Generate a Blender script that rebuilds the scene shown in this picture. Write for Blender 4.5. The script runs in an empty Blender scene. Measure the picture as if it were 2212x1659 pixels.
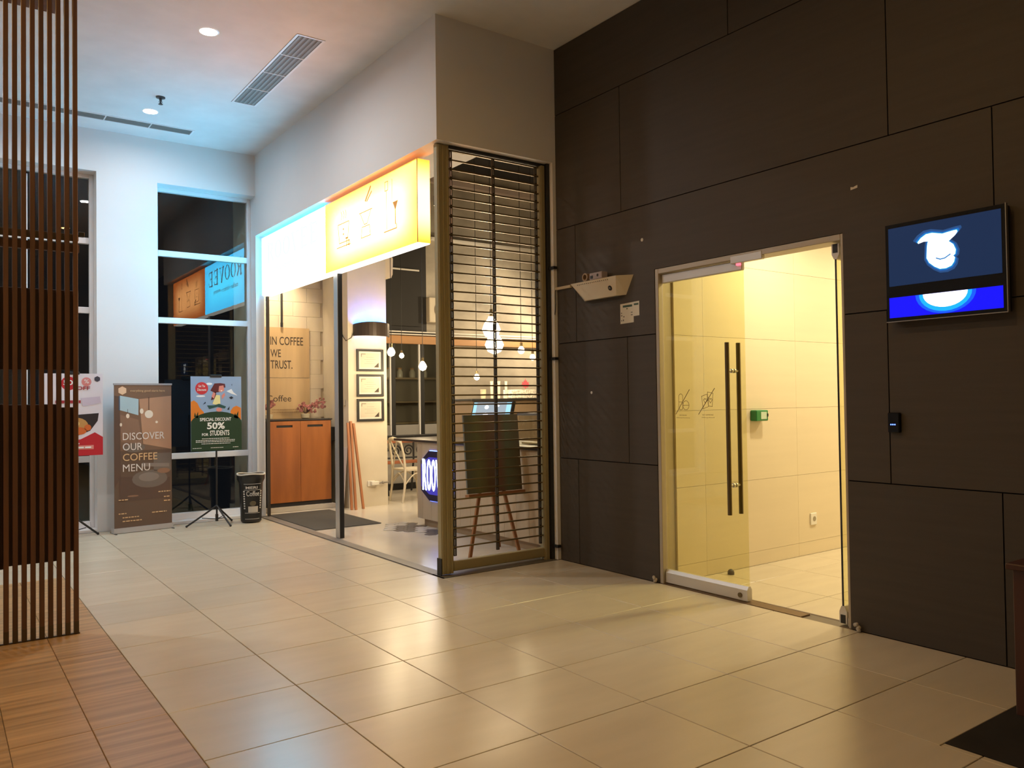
import bpy, bmesh, math, random
from mathutils import Vector, Matrix
random.seed(7)
SC = bpy.context.scene
COL = SC.collection
R_ = math.radians

# ------------------------------------------------------------------ camera
cd = bpy.data.cameras.new('camera'); cam = bpy.data.objects.new('camera', cd); COL.objects.link(cam)
yaw, pitch, roll = 0.623245, 0.0200365, -0.0138004
Fw = Vector((math.sin(yaw)*math.cos(pitch), math.cos(yaw)*math.cos(pitch), math.sin(pitch)))
Rt = Vector((math.cos(yaw), -math.sin(yaw), 0)); Up = Rt.cross(Fw)
cr, sr = math.cos(roll), math.sin(roll)
Rt, Up = cr*Rt+sr*Up, -sr*Rt+cr*Up
cam.matrix_world = Matrix(((Rt.x, Up.x, -Fw.x, -0.862), (Rt.y, Up.y, -Fw.y, -3.3076), (Rt.z, Up.z, -Fw.z, 1.4011), (0, 0, 0, 1)))
cd.sensor_width = 36; cd.lens = 28.277; cd.clip_start = 0.05; cd.clip_end = 200
SC.camera = cam
# ------------------------------------------------------------------ world and exposure
w = bpy.data.worlds.new('night'); SC.world = w; w.use_nodes = True
w.node_tree.nodes['Background'].inputs[0].default_value = (0.30, 0.36, 0.5, 1)
w.node_tree.nodes['Background'].inputs[1].default_value = 0.012
SC.view_settings.view_transform = 'Standard'; SC.view_settings.look = 'None'
SC.view_settings.exposure = 0.0; SC.view_settings.gamma = 1; SC.view_settings.use_curve_mapping = False
# lamp strengths (used by the lamp builders below)
P_DOWN = 26; P_HALL = 25; P_SHOP = 120; P_CORR = 29; P_BULB = 22
C_DOWN = (0.98, 0.96, 0.97); C_HALL = (1.0, 0.58, 0.18); C_SHOP = (1.0, 0.80, 0.52); C_CORR = (1.0, 0.86, 0.56); C_BULB = (1.0, 0.78, 0.48)

# ------------------------------------------------------------------ helpers
def S(h):
    h = h.lstrip('#'); o = []
    for i in (0, 2, 4):
        c = int(h[i:i+2], 16)/255; o.append(c/12.92 if c <= .04045 else ((c+.055)/1.055)**2.4)
    return tuple(o)
MATS = {}
def P(name, col, rough=.5, metal=0., spec=.5, var=None, bump=None, rnd=0., emit=None, coat=0.):
    """procedural Principled material; var=(scale xyz, amount, detail), bump=(scale xyz, strength), rnd = tone change from object to object"""
    if name in MATS: return MATS[name]
    if isinstance(col, str): col = S(col)
    m = bpy.data.materials.new(name); m.use_nodes = True; MATS[name] = m
    nt = m.node_tree; N = nt.nodes; L = nt.links; b = N['Principled BSDF']
    b.inputs['Base Color'].default_value = (*col, 1); b.inputs['Roughness'].default_value = rough
    b.inputs['Metallic'].default_value = metal; b.inputs['Specular IOR Level'].default_value = spec
    b.inputs['Coat Weight'].default_value = coat
    if var is None and not rnd and emit is None: var = ((3, 3, 3), .05, 3)
    src = None; tc = None
    if var or bump:
        tc = N.new('ShaderNodeTexCoord')
        if rnd:
            oi = N.new('ShaderNodeObjectInfo'); ad = N.new('ShaderNodeVectorMath'); ad.operation = 'ADD'
            sc2 = N.new('ShaderNodeMath'); sc2.operation = 'MULTIPLY'; sc2.inputs[1].default_value = 37
            L.new(oi.outputs['Random'], sc2.inputs[0]); L.new(tc.outputs['Object'], ad.inputs[0]); L.new(sc2.outputs[0], ad.inputs[1]); vec = ad.outputs[0]
        else: vec = tc.outputs['Object']
    def noise(scale, det):
        mp = N.new('ShaderNodeMapping'); mp.inputs['Scale'].default_value = scale
        L.new(vec, mp.inputs['Vector'])
        n = N.new('ShaderNodeTexNoise'); n.inputs['Scale'].default_value = 1; n.inputs['Detail'].default_value = det
        L.new(mp.outputs[0], n.inputs['Vector']); return n.outputs['Fac']
    fac = None
    if var:
        mr = N.new('ShaderNodeMapRange'); mr.inputs['From Min'].default_value = .3; mr.inputs['From Max'].default_value = .7
        mr.inputs['To Min'].default_value = 1-var[1]; mr.inputs['To Max'].default_value = 1+var[1]
        L.new(noise(var[0], var[2]), mr.inputs['Value']); fac = mr.outputs[0]
    if rnd:
        oi2 = N.new('ShaderNodeObjectInfo'); mr2 = N.new('ShaderNodeMapRange')
        mr2.inputs['To Min'].default_value = 1-rnd; mr2.inputs['To Max'].default_value = 1+rnd
        L.new(oi2.outputs['Random'], mr2.inputs['Value'])
        if fac is None: fac = mr2.outputs[0]
        else:
            mu = N.new('ShaderNodeMath'); mu.operation = 'MULTIPLY'; L.new(fac, mu.inputs[0]); L.new(mr2.outputs[0], mu.inputs[1]); fac = mu.outputs[0]
    if fac is not None:
        vm = N.new('ShaderNodeVectorMath'); vm.operation = 'SCALE'; vm.inputs[0].default_value = col
        L.new(fac, vm.inputs['Scale']); L.new(vm.outputs[0], b.inputs['Base Color'])
    if bump:
        bp = N.new('ShaderNodeBump'); bp.inputs['Strength'].default_value = bump[1]; bp.inputs['Distance'].default_value = .01
        L.new(noise(bump[0], 4), bp.inputs['Height']); L.new(bp.outputs[0], b.inputs['Normal'])
    if emit:
        b.inputs['Emission Color'].default_value = (*emit[0], 1); b.inputs['Emission Strength'].default_value = emit[1]
    return m
def GLASS(name, tint=(1, 1, 1), ior=1.5, rough=0.0):
    if name in MATS: return MATS[name]
    m = bpy.data.materials.new(name); m.use_nodes = True; MATS[name] = m
    nt = m.node_tree; N = nt.nodes; L = nt.links; N.remove(N['Principled BSDF'])
    geo = N.new('ShaderNodeNewGeometry'); mr = N.new('ShaderNodeMapRange'); mr.inputs['To Min'].default_value = ior; mr.inputs['To Max'].default_value = 1/ior
    L.new(geo.outputs['Backfacing'], mr.inputs['Value'])
    fr = N.new('ShaderNodeFresnel'); L.new(mr.outputs[0], fr.inputs['IOR'])
    t = N.new('ShaderNodeBsdfTransparent'); t.inputs[0].default_value = (*tint, 1)
    g = N.new('ShaderNodeBsdfGlossy'); g.inputs['Roughness'].default_value = rough; g.inputs[0].default_value = (1, 1, 1, 1)
    mx = N.new('ShaderNodeMixShader'); L.new(fr.outputs[0], mx.inputs[0]); L.new(t.outputs[0], mx.inputs[1]); L.new(g.outputs[0], mx.inputs[2])
    L.new(mx.outputs[0], N['Material Output'].inputs['Surface']); return m
def EMIT(name, col, strength): return P(name, (.02, .02, .02), .5, spec=.08, emit=(col, strength))

class MB:
    def __init__(s): s.v = []; s.f = []
    def add(s, vs, fs):
        o = len(s.v); s.v += [tuple(v) for v in vs]; s.f += [tuple(i+o for i in f) for f in fs]; return s
    def box(s, x0, x1, y0, y1, z0, z1):
        return s.add([(x0,y0,z0),(x1,y0,z0),(x1,y1,z0),(x0,y1,z0),(x0,y0,z1),(x1,y0,z1),(x1,y1,z1),(x0,y1,z1)],
                     [(0,3,2,1),(4,5,6,7),(0,1,5,4),(1,2,6,5),(2,3,7,6),(3,0,4,7)])
    def bbox(s, x0, x1, y0, y1, z0, z1, b):
        """box with chamfered edges"""
        vs = []; idx = {}
        for i, x in enumerate((x0, x1)):
            for j, y in enumerate((y0, y1)):
                for k, z in enumerate((z0, z1)):
                    sx, sy, sz = (1-2*i)*b, (1-2*j)*b, (1-2*k)*b
                    idx[i,j,k,0] = len(vs); vs.append((x, y+sy, z+sz))
                    idx[i,j,k,1] = len(vs); vs.append((x+sx, y, z+sz))
                    idx[i,j,k,2] = len(vs); vs.append((x+sx, y+sy, z))
        fs = []
        for i in (0, 1): q = [idx[i,0,0,0], idx[i,1,0,0], idx[i,1,1,0], idx[i,0,1,0]]; fs.append(q if i else q[::-1])
        for j in (0, 1): q = [idx[0,j,0,1], idx[1,j,0,1], idx[1,j,1,1], idx[0,j,1,1]]; fs.append(q[::-1] if j else q)
        for k in (0, 1): q = [idx[0,0,k,2], idx[1,0,k,2], idx[1,1,k,2], idx[0,1,k,2]]; fs.append(q if k else q[::-1])
        for i in (0, 1):
            for j in (0, 1):
                q = [idx[i,j,0,0], idx[i,j,0,1], idx[i,j,1,1], idx[i,j,1,0]]; fs.append(q if (i == j) else q[::-1])
            for k in (0, 1):
                q = [idx[i,0,k,0], idx[i,1,k,0], idx[i,1,k,2], idx[i,0,k,2]]; fs.append(q if (i != k) else q[::-1])
            for j in (0, 1):
                for k in (0, 1):
                    q = [idx[i,j,k,0], idx[i,j,k,1], idx[i,j,k,2]]; fs.append(q if (i+j+k) % 2 else q[::-1])
        for j in (0, 1):
            for k in (0, 1):
                q = [idx[0,j,k,1], idx[1,j,k,1], idx[1,j,k,2], idx[0,j,k,2]]; fs.append(q if (j == k) else q[::-1])
        return s.add(vs, fs)
    def cyl(s, p0, p1, r, n=12, r1=None, caps=True):
        p0 = Vector(p0); p1 = Vector(p1); d = (p1-p0).normalized()
        a = d.orthogonal().normalized(); b = d.cross(a); r1 = r if r1 is None else r1
        vs = []
        for p, rr in ((p0, r), (p1, r1)):
            for i in range(n):
                t = 2*math.pi*i/n; vs.append(p+rr*(math.cos(t)*a+math.sin(t)*b))
        fs = [(i, (i+1) % n, n+(i+1) % n, n+i) for i in range(n)]
        if caps: fs += [tuple(range(n))[::-1], tuple(range(n, 2*n))]
        return s.add(vs, fs)
    def tube(s, pts, r, n=8, closed=False):
        pts = [Vector(p) for p in pts]; m = len(pts); rings = []; a = None
        rr = r if isinstance(r, (list, tuple)) else [r]*m
        for i, p in enumerate(pts):
            if closed: d = pts[(i+1) % m]-pts[i-1]
            else: d = pts[min(i+1, m-1)]-pts[max(i-1, 0)]
            d.normalize()
            a = d.orthogonal() if a is None else a-d*a.dot(d)
            a.normalize(); b = d.cross(a)
            rings.append([p+rr[i]*(math.cos(2*math.pi*k/n)*a+math.sin(2*math.pi*k/n)*b) for k in range(n)])
        vs = [v for q in rings for v in q]; fs = []
        for i in range(m if closed else m-1):
            j = (i+1) % m
            for k in range(n): fs.append((i*n+k, i*n+(k+1) % n, j*n+(k+1) % n, j*n+k))
        if not closed: fs += [tuple(range(n))[::-1], tuple(range((m-1)*n, m*n))]
        return s.add(vs, fs)
    def lathe(s, c, prof, n=20):
        """prof: list of (radius, z) from bottom to top around the vertical through c"""
        vs = []; fs = []
        for r, z in prof:
            for i in range(n):
                t = 2*math.pi*i/n; vs.append((c[0]+r*math.cos(t), c[1]+r*math.sin(t), c[2]+z))
        for j in range(len(prof)-1):
            for i in range(n): fs.append((j*n+i, j*n+(i+1) % n, (j+1)*n+(i+1) % n, (j+1)*n+i))
        fs += [tuple(range(n))[::-1], tuple(range((len(prof)-1)*n, len(prof)*n))]
        return s.add(vs, fs)
    def ball(s, c, r, nu=10, nv=6, sc=(1, 1, 1)):
        c = Vector(c); vs = [c+Vector((0, 0, -r*sc[2]))]; fs = []
        for j in range(1, nv):
            a = -math.pi/2+math.pi*j/nv
            for i in range(nu):
                t = 2*math.pi*i/nu; vs.append(c+Vector((r*sc[0]*math.cos(a)*math.cos(t), r*sc[1]*math.cos(a)*math.sin(t), r*sc[2]*math.sin(a))))
        vs.append(c+Vector((0, 0, r*sc[2]))); top = len(vs)-1
        for i in range(nu): fs.append((0, 1+(i+1) % nu, 1+i))
        for j in range(nv-2):
            for i in range(nu):
                a0 = 1+j*nu; fs.append((a0+i, a0+(i+1) % nu, a0+nu+(i+1) % nu, a0+nu+i))
        for i in range(nu): fs.append((1+(nv-2)*nu+i, 1+(nv-2)*nu+(i+1) % nu, top))
        return s.add(vs, fs)
    def build(s, name, mat, parent=None, smooth=False, loc=None):
        off = Vector((0, 0, 0)); q = parent
        while q: off += q.location; q = q.parent
        base = Vector(loc) if loc else Vector((0, 0, 0))
        me = bpy.data.meshes.new(name)
        if loc and not parent: off = base
        elif loc: off = base
        me.from_pydata([tuple(Vector(v)-off) for v in s.v], [], s.f)
        bm = bmesh.new(); bm.from_mesh(me); bmesh.ops.recalc_face_normals(bm, faces=bm.faces); bm.to_mesh(me); bm.free()
        me.materials.append(mat)
        if smooth:
            for p in me.polygons: p.use_smooth = True
            try: me.set_sharp_from_angle(angle=R_(40))
            except Exception: pass
        o = bpy.data.objects.new(name, me); COL.objects.link(o)
        if parent:
            o.parent = parent
            if loc:
                po = Vector((0, 0, 0)); q = parent
                while q: po += q.location; q = q.parent
                o.location = base-po
        elif loc: o.location = base
        return o
def dup(o, world, parent):
    """another piece sharing the mesh, at a world position"""
    c = o.copy(); COL.objects.link(c); c.parent = parent
    po = Vector((0, 0, 0)); q = parent
    while q: po += q.location; q = q.parent
    c.location = Vector(world)-po; return c
class Fr:
    """a flat frame: origin, right and up; normal = right x up, towards the viewer"""
    def __init__(s, o, u, v): s.o = Vector(o); s.u = Vector(u).normalized(); s.v = Vector(v).normalized(); s.n = s.u.cross(s.v)
    def p(s, a, b, d=0): return s.o+s.u*a+s.v*b+s.n*d
    def prism(s, mb, pts, d0, d1):
        n = len(pts); vs = [s.p(a, b, d0) for a, b in pts]+[s.p(a, b, d1) for a, b in pts]
        ar = sum(pts[i][0]*pts[(i+1) % n][1]-pts[(i+1) % n][0]*pts[i][1] for i in range(n))
        fs = [tuple(range(n))[::-1], tuple(range(n, 2*n))]+[(i, (i+1) % n, n+(i+1) % n, n+i) for i in range(n)]
        if ar < 0: fs = [f[::-1] for f in fs]
        return mb.add(vs, fs)
    def rect(s, mb, a0, a1, b0, b1, d0, d1): return s.prism(mb, [(a0, b0), (a1, b0), (a1, b1), (a0, b1)], d0, d1)
    def disc(s, mb, a, b, r, d0, d1, n=20, ry=None):
        ry = ry or r
        return s.prism(mb, [(a+r*math.cos(2*math.pi*i/n), b+ry*math.sin(2*math.pi*i/n)) for i in range(n)], d0, d1)
    def line(s, mb, pts, wd, d0, d1, closed=False):
        m = len(pts)
        for i in range(m if closed else m-1):
            a = Vector(pts[i]); b = Vector(pts[(i+1) % m]); t = (b-a)
            if t.length < 1e-6: continue
            t.normalize(); q = Vector((-t.y, t.x))*wd/2; e = t*wd*.4
            s.prism(mb, [tuple(a-q-e), tuple(b-q+e), tuple(b+q+e), tuple(a+q-e)], d0, d1)
        return mb
    def text(s, name, txt, a, b, w, h, mat, parent, d0=.001, thick=.001, bold=0., sp=1.):
        cu = bpy.data.curves.new('t', 'FONT'); cu.body = txt; cu.size = 1; cu.extrude = .5; cu.offset = bold; cu.space_character = sp; cu.resolution_u = 3
        ob = bpy.data.objects.new('t', cu); COL.objects.link(ob)
        dg = bpy.context.evaluated_depsgraph_get(); me = bpy.data.meshes.new_from_object(ob.evaluated_get(dg))
        bpy.data.objects.remove(ob); vs = [v.co.copy() for v in me.vertices]
        if not vs: return
        x0 = min(v.x for v in vs); x1 = max(v.x for v in vs); y0 = min(v.y for v in vs); y1 = max(v.y for v in vs)
        off = Vector((0, 0, 0)); q = parent
        while q: off += q.location; q = q.parent
        for v, c in zip(me.vertices, vs):
            v.co = s.p(a+(c.x-x0)/(x1-x0)*w, b+(c.y-y0)/(y1-y0)*h, d0+(c.z+.5)*thick)-off
        me.materials.clear(); me.materials.append(mat); me.name = name
        o = bpy.data.objects.new(name, me); COL.objects.link(o); o.parent = parent; return o
def tag(o, label, cat=None, group=None, kind=None):
    if label: o['label'] = label
    if cat: o['category'] = cat
    if group: o['group'] = group
    if kind: o['kind'] = kind
    return o
def thing(name, label, cat, loc, group=None, kind=None):
    o = bpy.data.objects.new(name, None); COL.objects.link(o); o.location = loc; o.empty_display_size = .1
    return tag(o, label, cat, group, kind)
def struct(o, label, cat): return tag(o, label, cat, None, 'structure')
def B(name, mat, parent, *a, bev=0): 
    m = MB()
    (m.bbox(*a, bev) if bev else m.box(*a)); return m.build(name, mat, parent)
def lamp(name, kind, loc, power, col, parent=None, aim=None, **k):
    l = bpy.data.lights.new(name, kind); l.energy = power; l.color = col
    for a, b in k.items(): setattr(l, a, b)
    o = bpy.data.objects.new(name, l); COL.objects.link(o)
    po = Vector((0, 0, 0)); q = parent
    while q: po += q.location; q = q.parent
    o.parent = parent; o.location = Vector(loc)-po
    if aim is not None: o.rotation_euler = (Vector(aim)-Vector(loc)).to_track_quat('-Z', 'Y').to_euler()
    return o
FY = lambda x, y, z: Fr((x, y, z), (1, 0, 0), (0, 0, 1))      # a surface that faces -Y
FX = lambda x, y, z: Fr((x, y, z), (0, -1, 0), (0, 0, 1))     # a surface that faces -X
def offs(parent):
    po = Vector((0, 0, 0)); q = parent
    while q: po += q.location; q = q.parent
    return po
# ------------------------------------------------------------------ materials of the place
M_TILE = P('floor tile', (.56, .485, .36), .27, spec=.5, var=((2.2, 9, 2), .035, 4), rnd=.035, bump=((3, 3, 3), .02))
M_GROUT = P('grout', (.20, .16, .11), .8)
M_WOODT = P('wood-look tile', (.43, .27, .125), .32, var=((1.1, 26, 1), .30, 5), rnd=.05)
M_PLASTER = P('white plaster', (.74, .73, .72), .75, var=((1.2, 1.2, 1.2), .02, 4), bump=((30, 30, 30), .03))
M_CEIL = P('ceiling paint', (.74, .74, .74), .85)
M_DARK = P('charcoal wall panel', (.060, .048, .036), .62, spec=.35, var=((5, 1.5, 30), .07, 4), rnd=.05, bump=((20, 4, 80), .05))
M_DARKB = P('panel gap', (.02, .016, .012), .9)
M_WHITEMET = P('white powder-coated frame', (.78, .78, .80), .35)
M_ALU = P('brushed aluminium', (.62, .60, .57), .38, .75)
M_BLACK = P('matt black', (.012, .012, .012), .5)
M_BLACKG = P('gloss black', (.006, .006, .007), .25, spec=.2)
M_STEEL = P('dark bronze steel', (.16, .12, .06), .35, .8)
M_OLIVE = P('olive painted steel', (.34, .285, .15), .45, .1)
M_WALNUT = P('dark stained timber', (.115, .052, .026), .5, var=((14, 14, 1.2), .25, 4), rnd=.12)
M_WALNUTD = P('dark stained board', (.045, .018, .009), .55, var=((20, 20, 1.2), .25, 4))
M_CONC = P('grey concrete wall', (.36, .32, .26), .8, var=((1.3, 1.3, 1.8), .35, 6), bump=((8, 8, 8), .15))
M_BLOCK = P('cream painted block', (.62, .53, .40), .75, rnd=.05, bump=((12, 12, 12), .12), var=((3, 3, 3), .06, 4))
M_CREAM = P('cream wall', (.66, .59, .46), .75)
M_CORR = P('cream wall panel', (.70, .60, .42), .45, rnd=.02, var=((.8, .8, 14), .02, 3))
M_SHOPFL = P('polished screed', (.60, .54, .45), .2, var=((1.5, 1.5, 1.5), .06, 4))
M_BLKWALL = P('black painted wall', (.018, .016, .015), .7)
M_NIGHT = P('night ground', (.03, .035, .025), .9)
M_GLASS = GLASS('window glass', (.93, .95, .93), 1.42)
M_DGLASS = GLASS('door glass', (.93, .92, .74), 1.45)
M_STONE = P('black stone', (.022, .019, .016), .35, var=((6, 6, 6), .3, 4))
# ------------------------------------------------------------------ floor
TY = 0.6039
floor = B('floor', M_GROUT, None, -5, 9.2, -6, 6.66, -.09, -.007)
struct(floor, 'beige square floor tiles of the mall walkway', 'floor')
def tilemesh(w, h, mat, name):
    m = MB(); m.bbox(0, w, 0, h, -.02, 0, .0018); o = m.build(name, mat); return o
protos = {}
def tile(x0, x1, y0, y1, name='floor_tile', mat=None, gap=.0045):
    if x1-x0 < .03 or y1-y0 < .03: return
    k = (name, round(x1-x0, 3), round(y1-y0, 3))
    if k not in protos:
        o = tilemesh(x1-x0-gap, y1-y0-gap, mat or M_TILE, name); o.parent = floor; protos[k] = o
        o.location = (x0+gap/2, y0+gap/2, 0); return o
    return dup(protos[k], (x0+gap/2, y0+gap/2, 0), floor)
for j in range(-8, 12):
    y0, y1 = j*TY, (j+1)*TY
    for i in range(-6, 6):
        x0, x1 = i*.6, (i+1)*.6
        if i < 0 and j < 7: continue
        Y1 = min(y1, 6.66); X1 = min(x1, 3.6)
        if x1 > 2.45 and y1 > 2.2:
            if y0 < 2.2: tile(x0, X1, y0, 2.2)
            if y0 >= 2.2 or True:
                if x0 < 2.38: tile(x0, 2.42, max(y0, 2.2), Y1)
            continue
        if x1 > 2.44 and y0 < -1.663:
            if y1 > -1.663: tile(x0, X1, -1.663, y1); y1b = -1.663
            else: y1b = y1
            if x0 < 2.43: tile(x0, 2.435, y0, y1b)
            continue
        tile(x0, X1, y0, Y1)
for i in range(10):
    for j in range(8): tile(-.306*(i+1), -.306*i, 4.227-1.2078*(j+1), 4.227-1.2078*j, 'wood_tile', M_WOODT, .0025)
for i in range(6, 15):                                   # corridor behind the glass door
    for j in range(-3, 2):
        tile(i*.6+(.13 if i == 6 else 0), (i+1)*.6, max(j*TY, -1.6), min((j+1)*TY, .97))
struct(B('floor_shop', M_SHOPFL, None, 2.52, 9.2, 2.4, 8.25, -.09, 0), 'pale polished screed floor inside the coffee shop', 'floor')
fs = COL.objects['floor_shop']
M_HEXD = P('dark hexagon tile', (.10, .09, .085), .3, rnd=.3); M_HEXW = P('pale hexagon tile', (.5, .46, .4), .3, rnd=.1)
hx = []
for mat in (M_HEXD, M_HEXW):
    m = MB(); m.cyl((0, 0, .0005), (0, 0, .003), .074, 6); o = m.build('hexagon_tile', mat, fs); hx.append(o)
first = [1, 1]
for r in range(9):
    for c in range(4):
        x = 3.13+c*.13+(.065 if r % 2 else 0); y = 4.1+r*.113
        k = 1 if (r*3+c*2) % 5 in (0, 3) else 0
        if x+.0 < 3.13+.1*abs(r-5)*.5: continue
        if first[k]: hx[k].location = (x, y, 0); first[k] = 0
        else: dup(hx[k], (x, y, 0), fs)
struct(B('trim_1', P('grey threshold stone', (.22, .195, .165), .45), None, 2.42, 2.52, 2.2, 6.6, -.05, .002), 'grey stone threshold along the coffee shop front', 'threshold')
struct(B('trim_2', P('dark threshold stone', (.12, .10, .07), .45), None, 2.42, 3.6, 2.2, 2.4, -.05, .003), 'dark stone threshold under the roller grille', 'threshold')
struct(B('trim_3', P('brown metal threshold', (.17, .105, .055), .4, .5), None, 3.6, 3.7, -.2, 1.0, -.05, .004), 'brown metal threshold strip under the closed glass door leaf', 'threshold')
struct(B('floor_pad', M_STONE, None, 2.437, 3.6, -6, -1.665, -.05, .002), 'black stone floor area in the lower right corner', 'floor')
# ------------------------------------------------------------------ ceiling, soffit, back wall
struct(B("ceiling", M_CEIL, None, -5, 2.5, -6, 6.75, 4.5, 4.6), "smooth white walkway ceiling", "ceiling")
m = MB(); m.box(2.5, 3.75, -6, 2.3, 4.5, 4.6); struct(m.build('ceiling_strip', M_CEIL), 'white ceiling strip beside the charcoal wall', 'ceiling')
m = MB(); m.box(2.39, 2.55, 2.2, 6.66, 3.49, 4.5); m.box(2.55, 3.75, 2.2, 2.42, 3.49, 4.5); m.box(3.566, 3.75, 2.2, 2.32, 0, 3.49)
struct(m.build('wall_shopfront', M_PLASTER), 'white plaster bulkhead over the coffee shop front and grille', 'wall')
WX = [(-3.4, .612, .03, 4.03), (1.25, 2.395, .03, 3.99)]       # window openings
m = MB()
m.box(-5, -3.4, 6.66, 6.96, 0, 4.5); m.box(.612, 1.25, 6.66, 6.96, 0, 4.5); m.box(2.395, 2.5, 6.66, 6.96, 0, 4.5)
for x0, x1, z0, z1 in WX: m.box(x0, x1, 6.66, 6.96, 0, z0); m.box(x0, x1, 6.66, 6.96, z1, 4.5)
struct(m.build('wall_back', M_PLASTER), 'white wall with tall dark windows at the end of the walkway', 'wall')
struct(B('wall_left', M_PLASTER, None, -5.1, -5, -6, 6.75, 0, 4.5), 'plain white wall far left', 'wall')
struct(B('wall_front', M_PLASTER, None, -5, 3.75, -6.1, -6, 0, 4.5), 'plain wall at the near end of the walkway', 'wall')
struct(B('ground_outside', M_NIGHT, None, -12, 2.4, 7.02, 22, -.3, -.15), 'dark ground outside the windows', 'ground')
def window(n, x0, x1, z0, z1, bars, vert, label):
    t = thing('window_%d' % n, label, 'window', ((x0+x1)/2, 6.89, z0), kind='structure')
    fw = .045; m = MB()
    for a, b, c, d in ((x0, x0+fw, z0, z1), (x1-fw, x1, z0, z1)): m.bbox(a, b, 6.852, 6.92, c, d, .004)
    m.bbox(x0+fw, x1-fw, 6.852, 6.92, z1-fw, z1, .004); m.bbox(x0+fw, x1-fw, 6.83, 6.92, z0, z0+.075, .004)
    m.build('window_frame', M_WHITEMET, t)
    xs = [x0+fw]+vert+[x1-fw]; zs = [z0+.075]+bars+[z1-fw]
    for z in bars: B('mullion', M_WHITEMET, t, x0+fw, x1-fw, 6.854, 6.91, z-.035, z+.035, bev=.004)
    for v in vert:
        for i in range(len(zs)-1): B('mullion', M_WHITEMET, t, v-.022, v+.022, 6.856, 6.91, zs[i]+.035, zs[i+1]-.035, bev=.004)
    for i in range(len(xs)-1):
        for j in range(len(zs)-1): B('window_pane', M_GLASS, t, xs[i], xs[i+1], 6.888, 6.894, zs[j], zs[j+1])
window(1, 1.25, 2.395, .03, 3.99, [.787, 2.408, 3.208], [], 'tall dark window of four panes with white bars reflecting the shop sign')
window(2, -3.4, .612, .03, 4.03, [.801, 2.484, 3.271], [-.057, -1.2, -2.3], 'wide dark window behind the timber slat screen')
# ------------------------------------------------------------------ charcoal wall with its panels
DY0, DY1, DZ = -.547, 1.02, 2.385                         # door opening
m = MB(); m.box(3.622, 3.75, DY1, 2.2, 0, 4.5); m.box(3.622, 3.75, -6, DY0, 0, 4.5); m.box(3.622, 3.75, DY0, DY1, DZ, 4.5)
wr = m.build('wall_right', M_DARKB); struct(wr, 'charcoal wall of large staggered panels around the glass door', 'wall')
rows = [(0, .89, [2.2, 1.945, -1.408, -3.6, -6]), (.89, 1.89, [2.2, 1.325, -.815, -3.03, -6]), (1.89, 2.895, [2.2, 1.943, -1.403, -3.6, -6]),
        (2.895, 3.91, [2.2, 1.375, -.845, -3.06, -6]), (3.91, 4.5, [2.2, .283, -1.94, -4.15, -6])]
g = .0035
fx = Fr((3.6, 0, 0), (0, -1, 0), (0, 0, 1))
for z0, z1, ys in rows:
    for a, b in zip(ys[:-1], ys[1:]):
        # in the wall's own frame a = -y
        p0, p1, q0, q1 = -a+g, -b-g, z0+g, z1-g
        if p0 < -DY0 and p1 > -DY1 and q0 < DZ:
            if q1 <= DZ:
                for c, d in ((p0, -DY1), (-DY0, p1)):
                    if d-c > .02:
                        m = MB(); fx.rect(m, c, d, q0, q1, -.024, 0); m.build('wall_panel', M_DARK, wr)
            else:
                m = MB(); fx.prism(m, [(p0, q0), (-DY1, q0), (-DY1, DZ), (-DY0, DZ), (-DY0, q0), (p1, q0), (p1, q1), (p0, q1)], -.024, 0); m.build('wall_panel', M_DARK, wr)
        else:
            m = MB(); fx.rect(m, p0, p1, q0, q1, -.024, 0); m.build('wall_panel', M_DARK, wr)
# ------------------------------------------------------------------ corridor behind the door
wc = B('wall_corridor', P('corridor grout', (.6, .51, .36), .8), None, 3.75, 9, .985, 1.1, 0, 3.05)
struct(wc, 'cream panelled wall seen through the glass door', 'wall')
zz = [0, .115, .71, 1.30, 1.885, 2.475, 3.05]; xx = [3.75, 4.08, 5.28, 6.48, 7.68, 9]
for i in range(5):
    for j in range(6): B('wall_panel', M_CORR, wc, xx[i]+.001, xx[i+1]-.001, .97, .99, zz[j]+.001, zz[j+1]-.001)
struct(B('wall_corridor_near', M_CORR, None, 3.75, 9, -1.7, -1.6, 0, 3.05), 'cream near wall of the corridor', 'wall')
struct(B('wall_corridor_end', M_CORR, None, 9, 9.1, -1.7, 1.1, 0, 3.05), 'cream end wall of the corridor', 'wall')
struct(B('ceiling_corridor', M_CEIL, None, 3.75, 9.1, -1.7, 1.1, 3.05, 3.12), 'white corridor ceiling', 'ceiling')
# ------------------------------------------------------------------ shop shell
m = MB(); m.box(5.7, 9.2, 8.2, 8.3, 2.52, 5.3); m.box(6.08, 9.2, 8.2, 8.3, 0, 2.52)
struct(m.build('wall_shop_back', M_CONC), 'grey concrete wall at the back of the coffee shop', 'wall')
m = MB(); m.box(4.17, 5.7, 8.2, 8.3, 2.52, 5.3)
struct(m.build('wall_shop_dark', M_BLKWALL), 'black painted wall above the shop back window', 'wall')
struct(B('wall_shop_low', P('pale grey low wall', (.42, .40, .37), .6), None, 4.17, 6.08, 8.2, 8.3, 0, .82), 'pale grey low wall under the shop back window', 'wall')
struct(B('baseboard_shop', M_BLACK, None, 4.17, 9.2, 8.17, 8.2, 0, .1), 'black skirting board at the back of the shop', 'baseboard')
m = MB(); m.box(3.6, 4.165, 6.62, 8.3, 0, 5.3)
struct(m.build('wall_pillar', M_CREAM), 'cream pillar with three framed certificates', 'wall')
ab = B('wall_alcove', P('block mortar', (.52, .43, .31), .9), None, 2.5, 3.6, 7.462, 7.6, 0, 5.3)
struct(ab, 'cream painted block wall behind the orange cabinet', 'wall')
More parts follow.
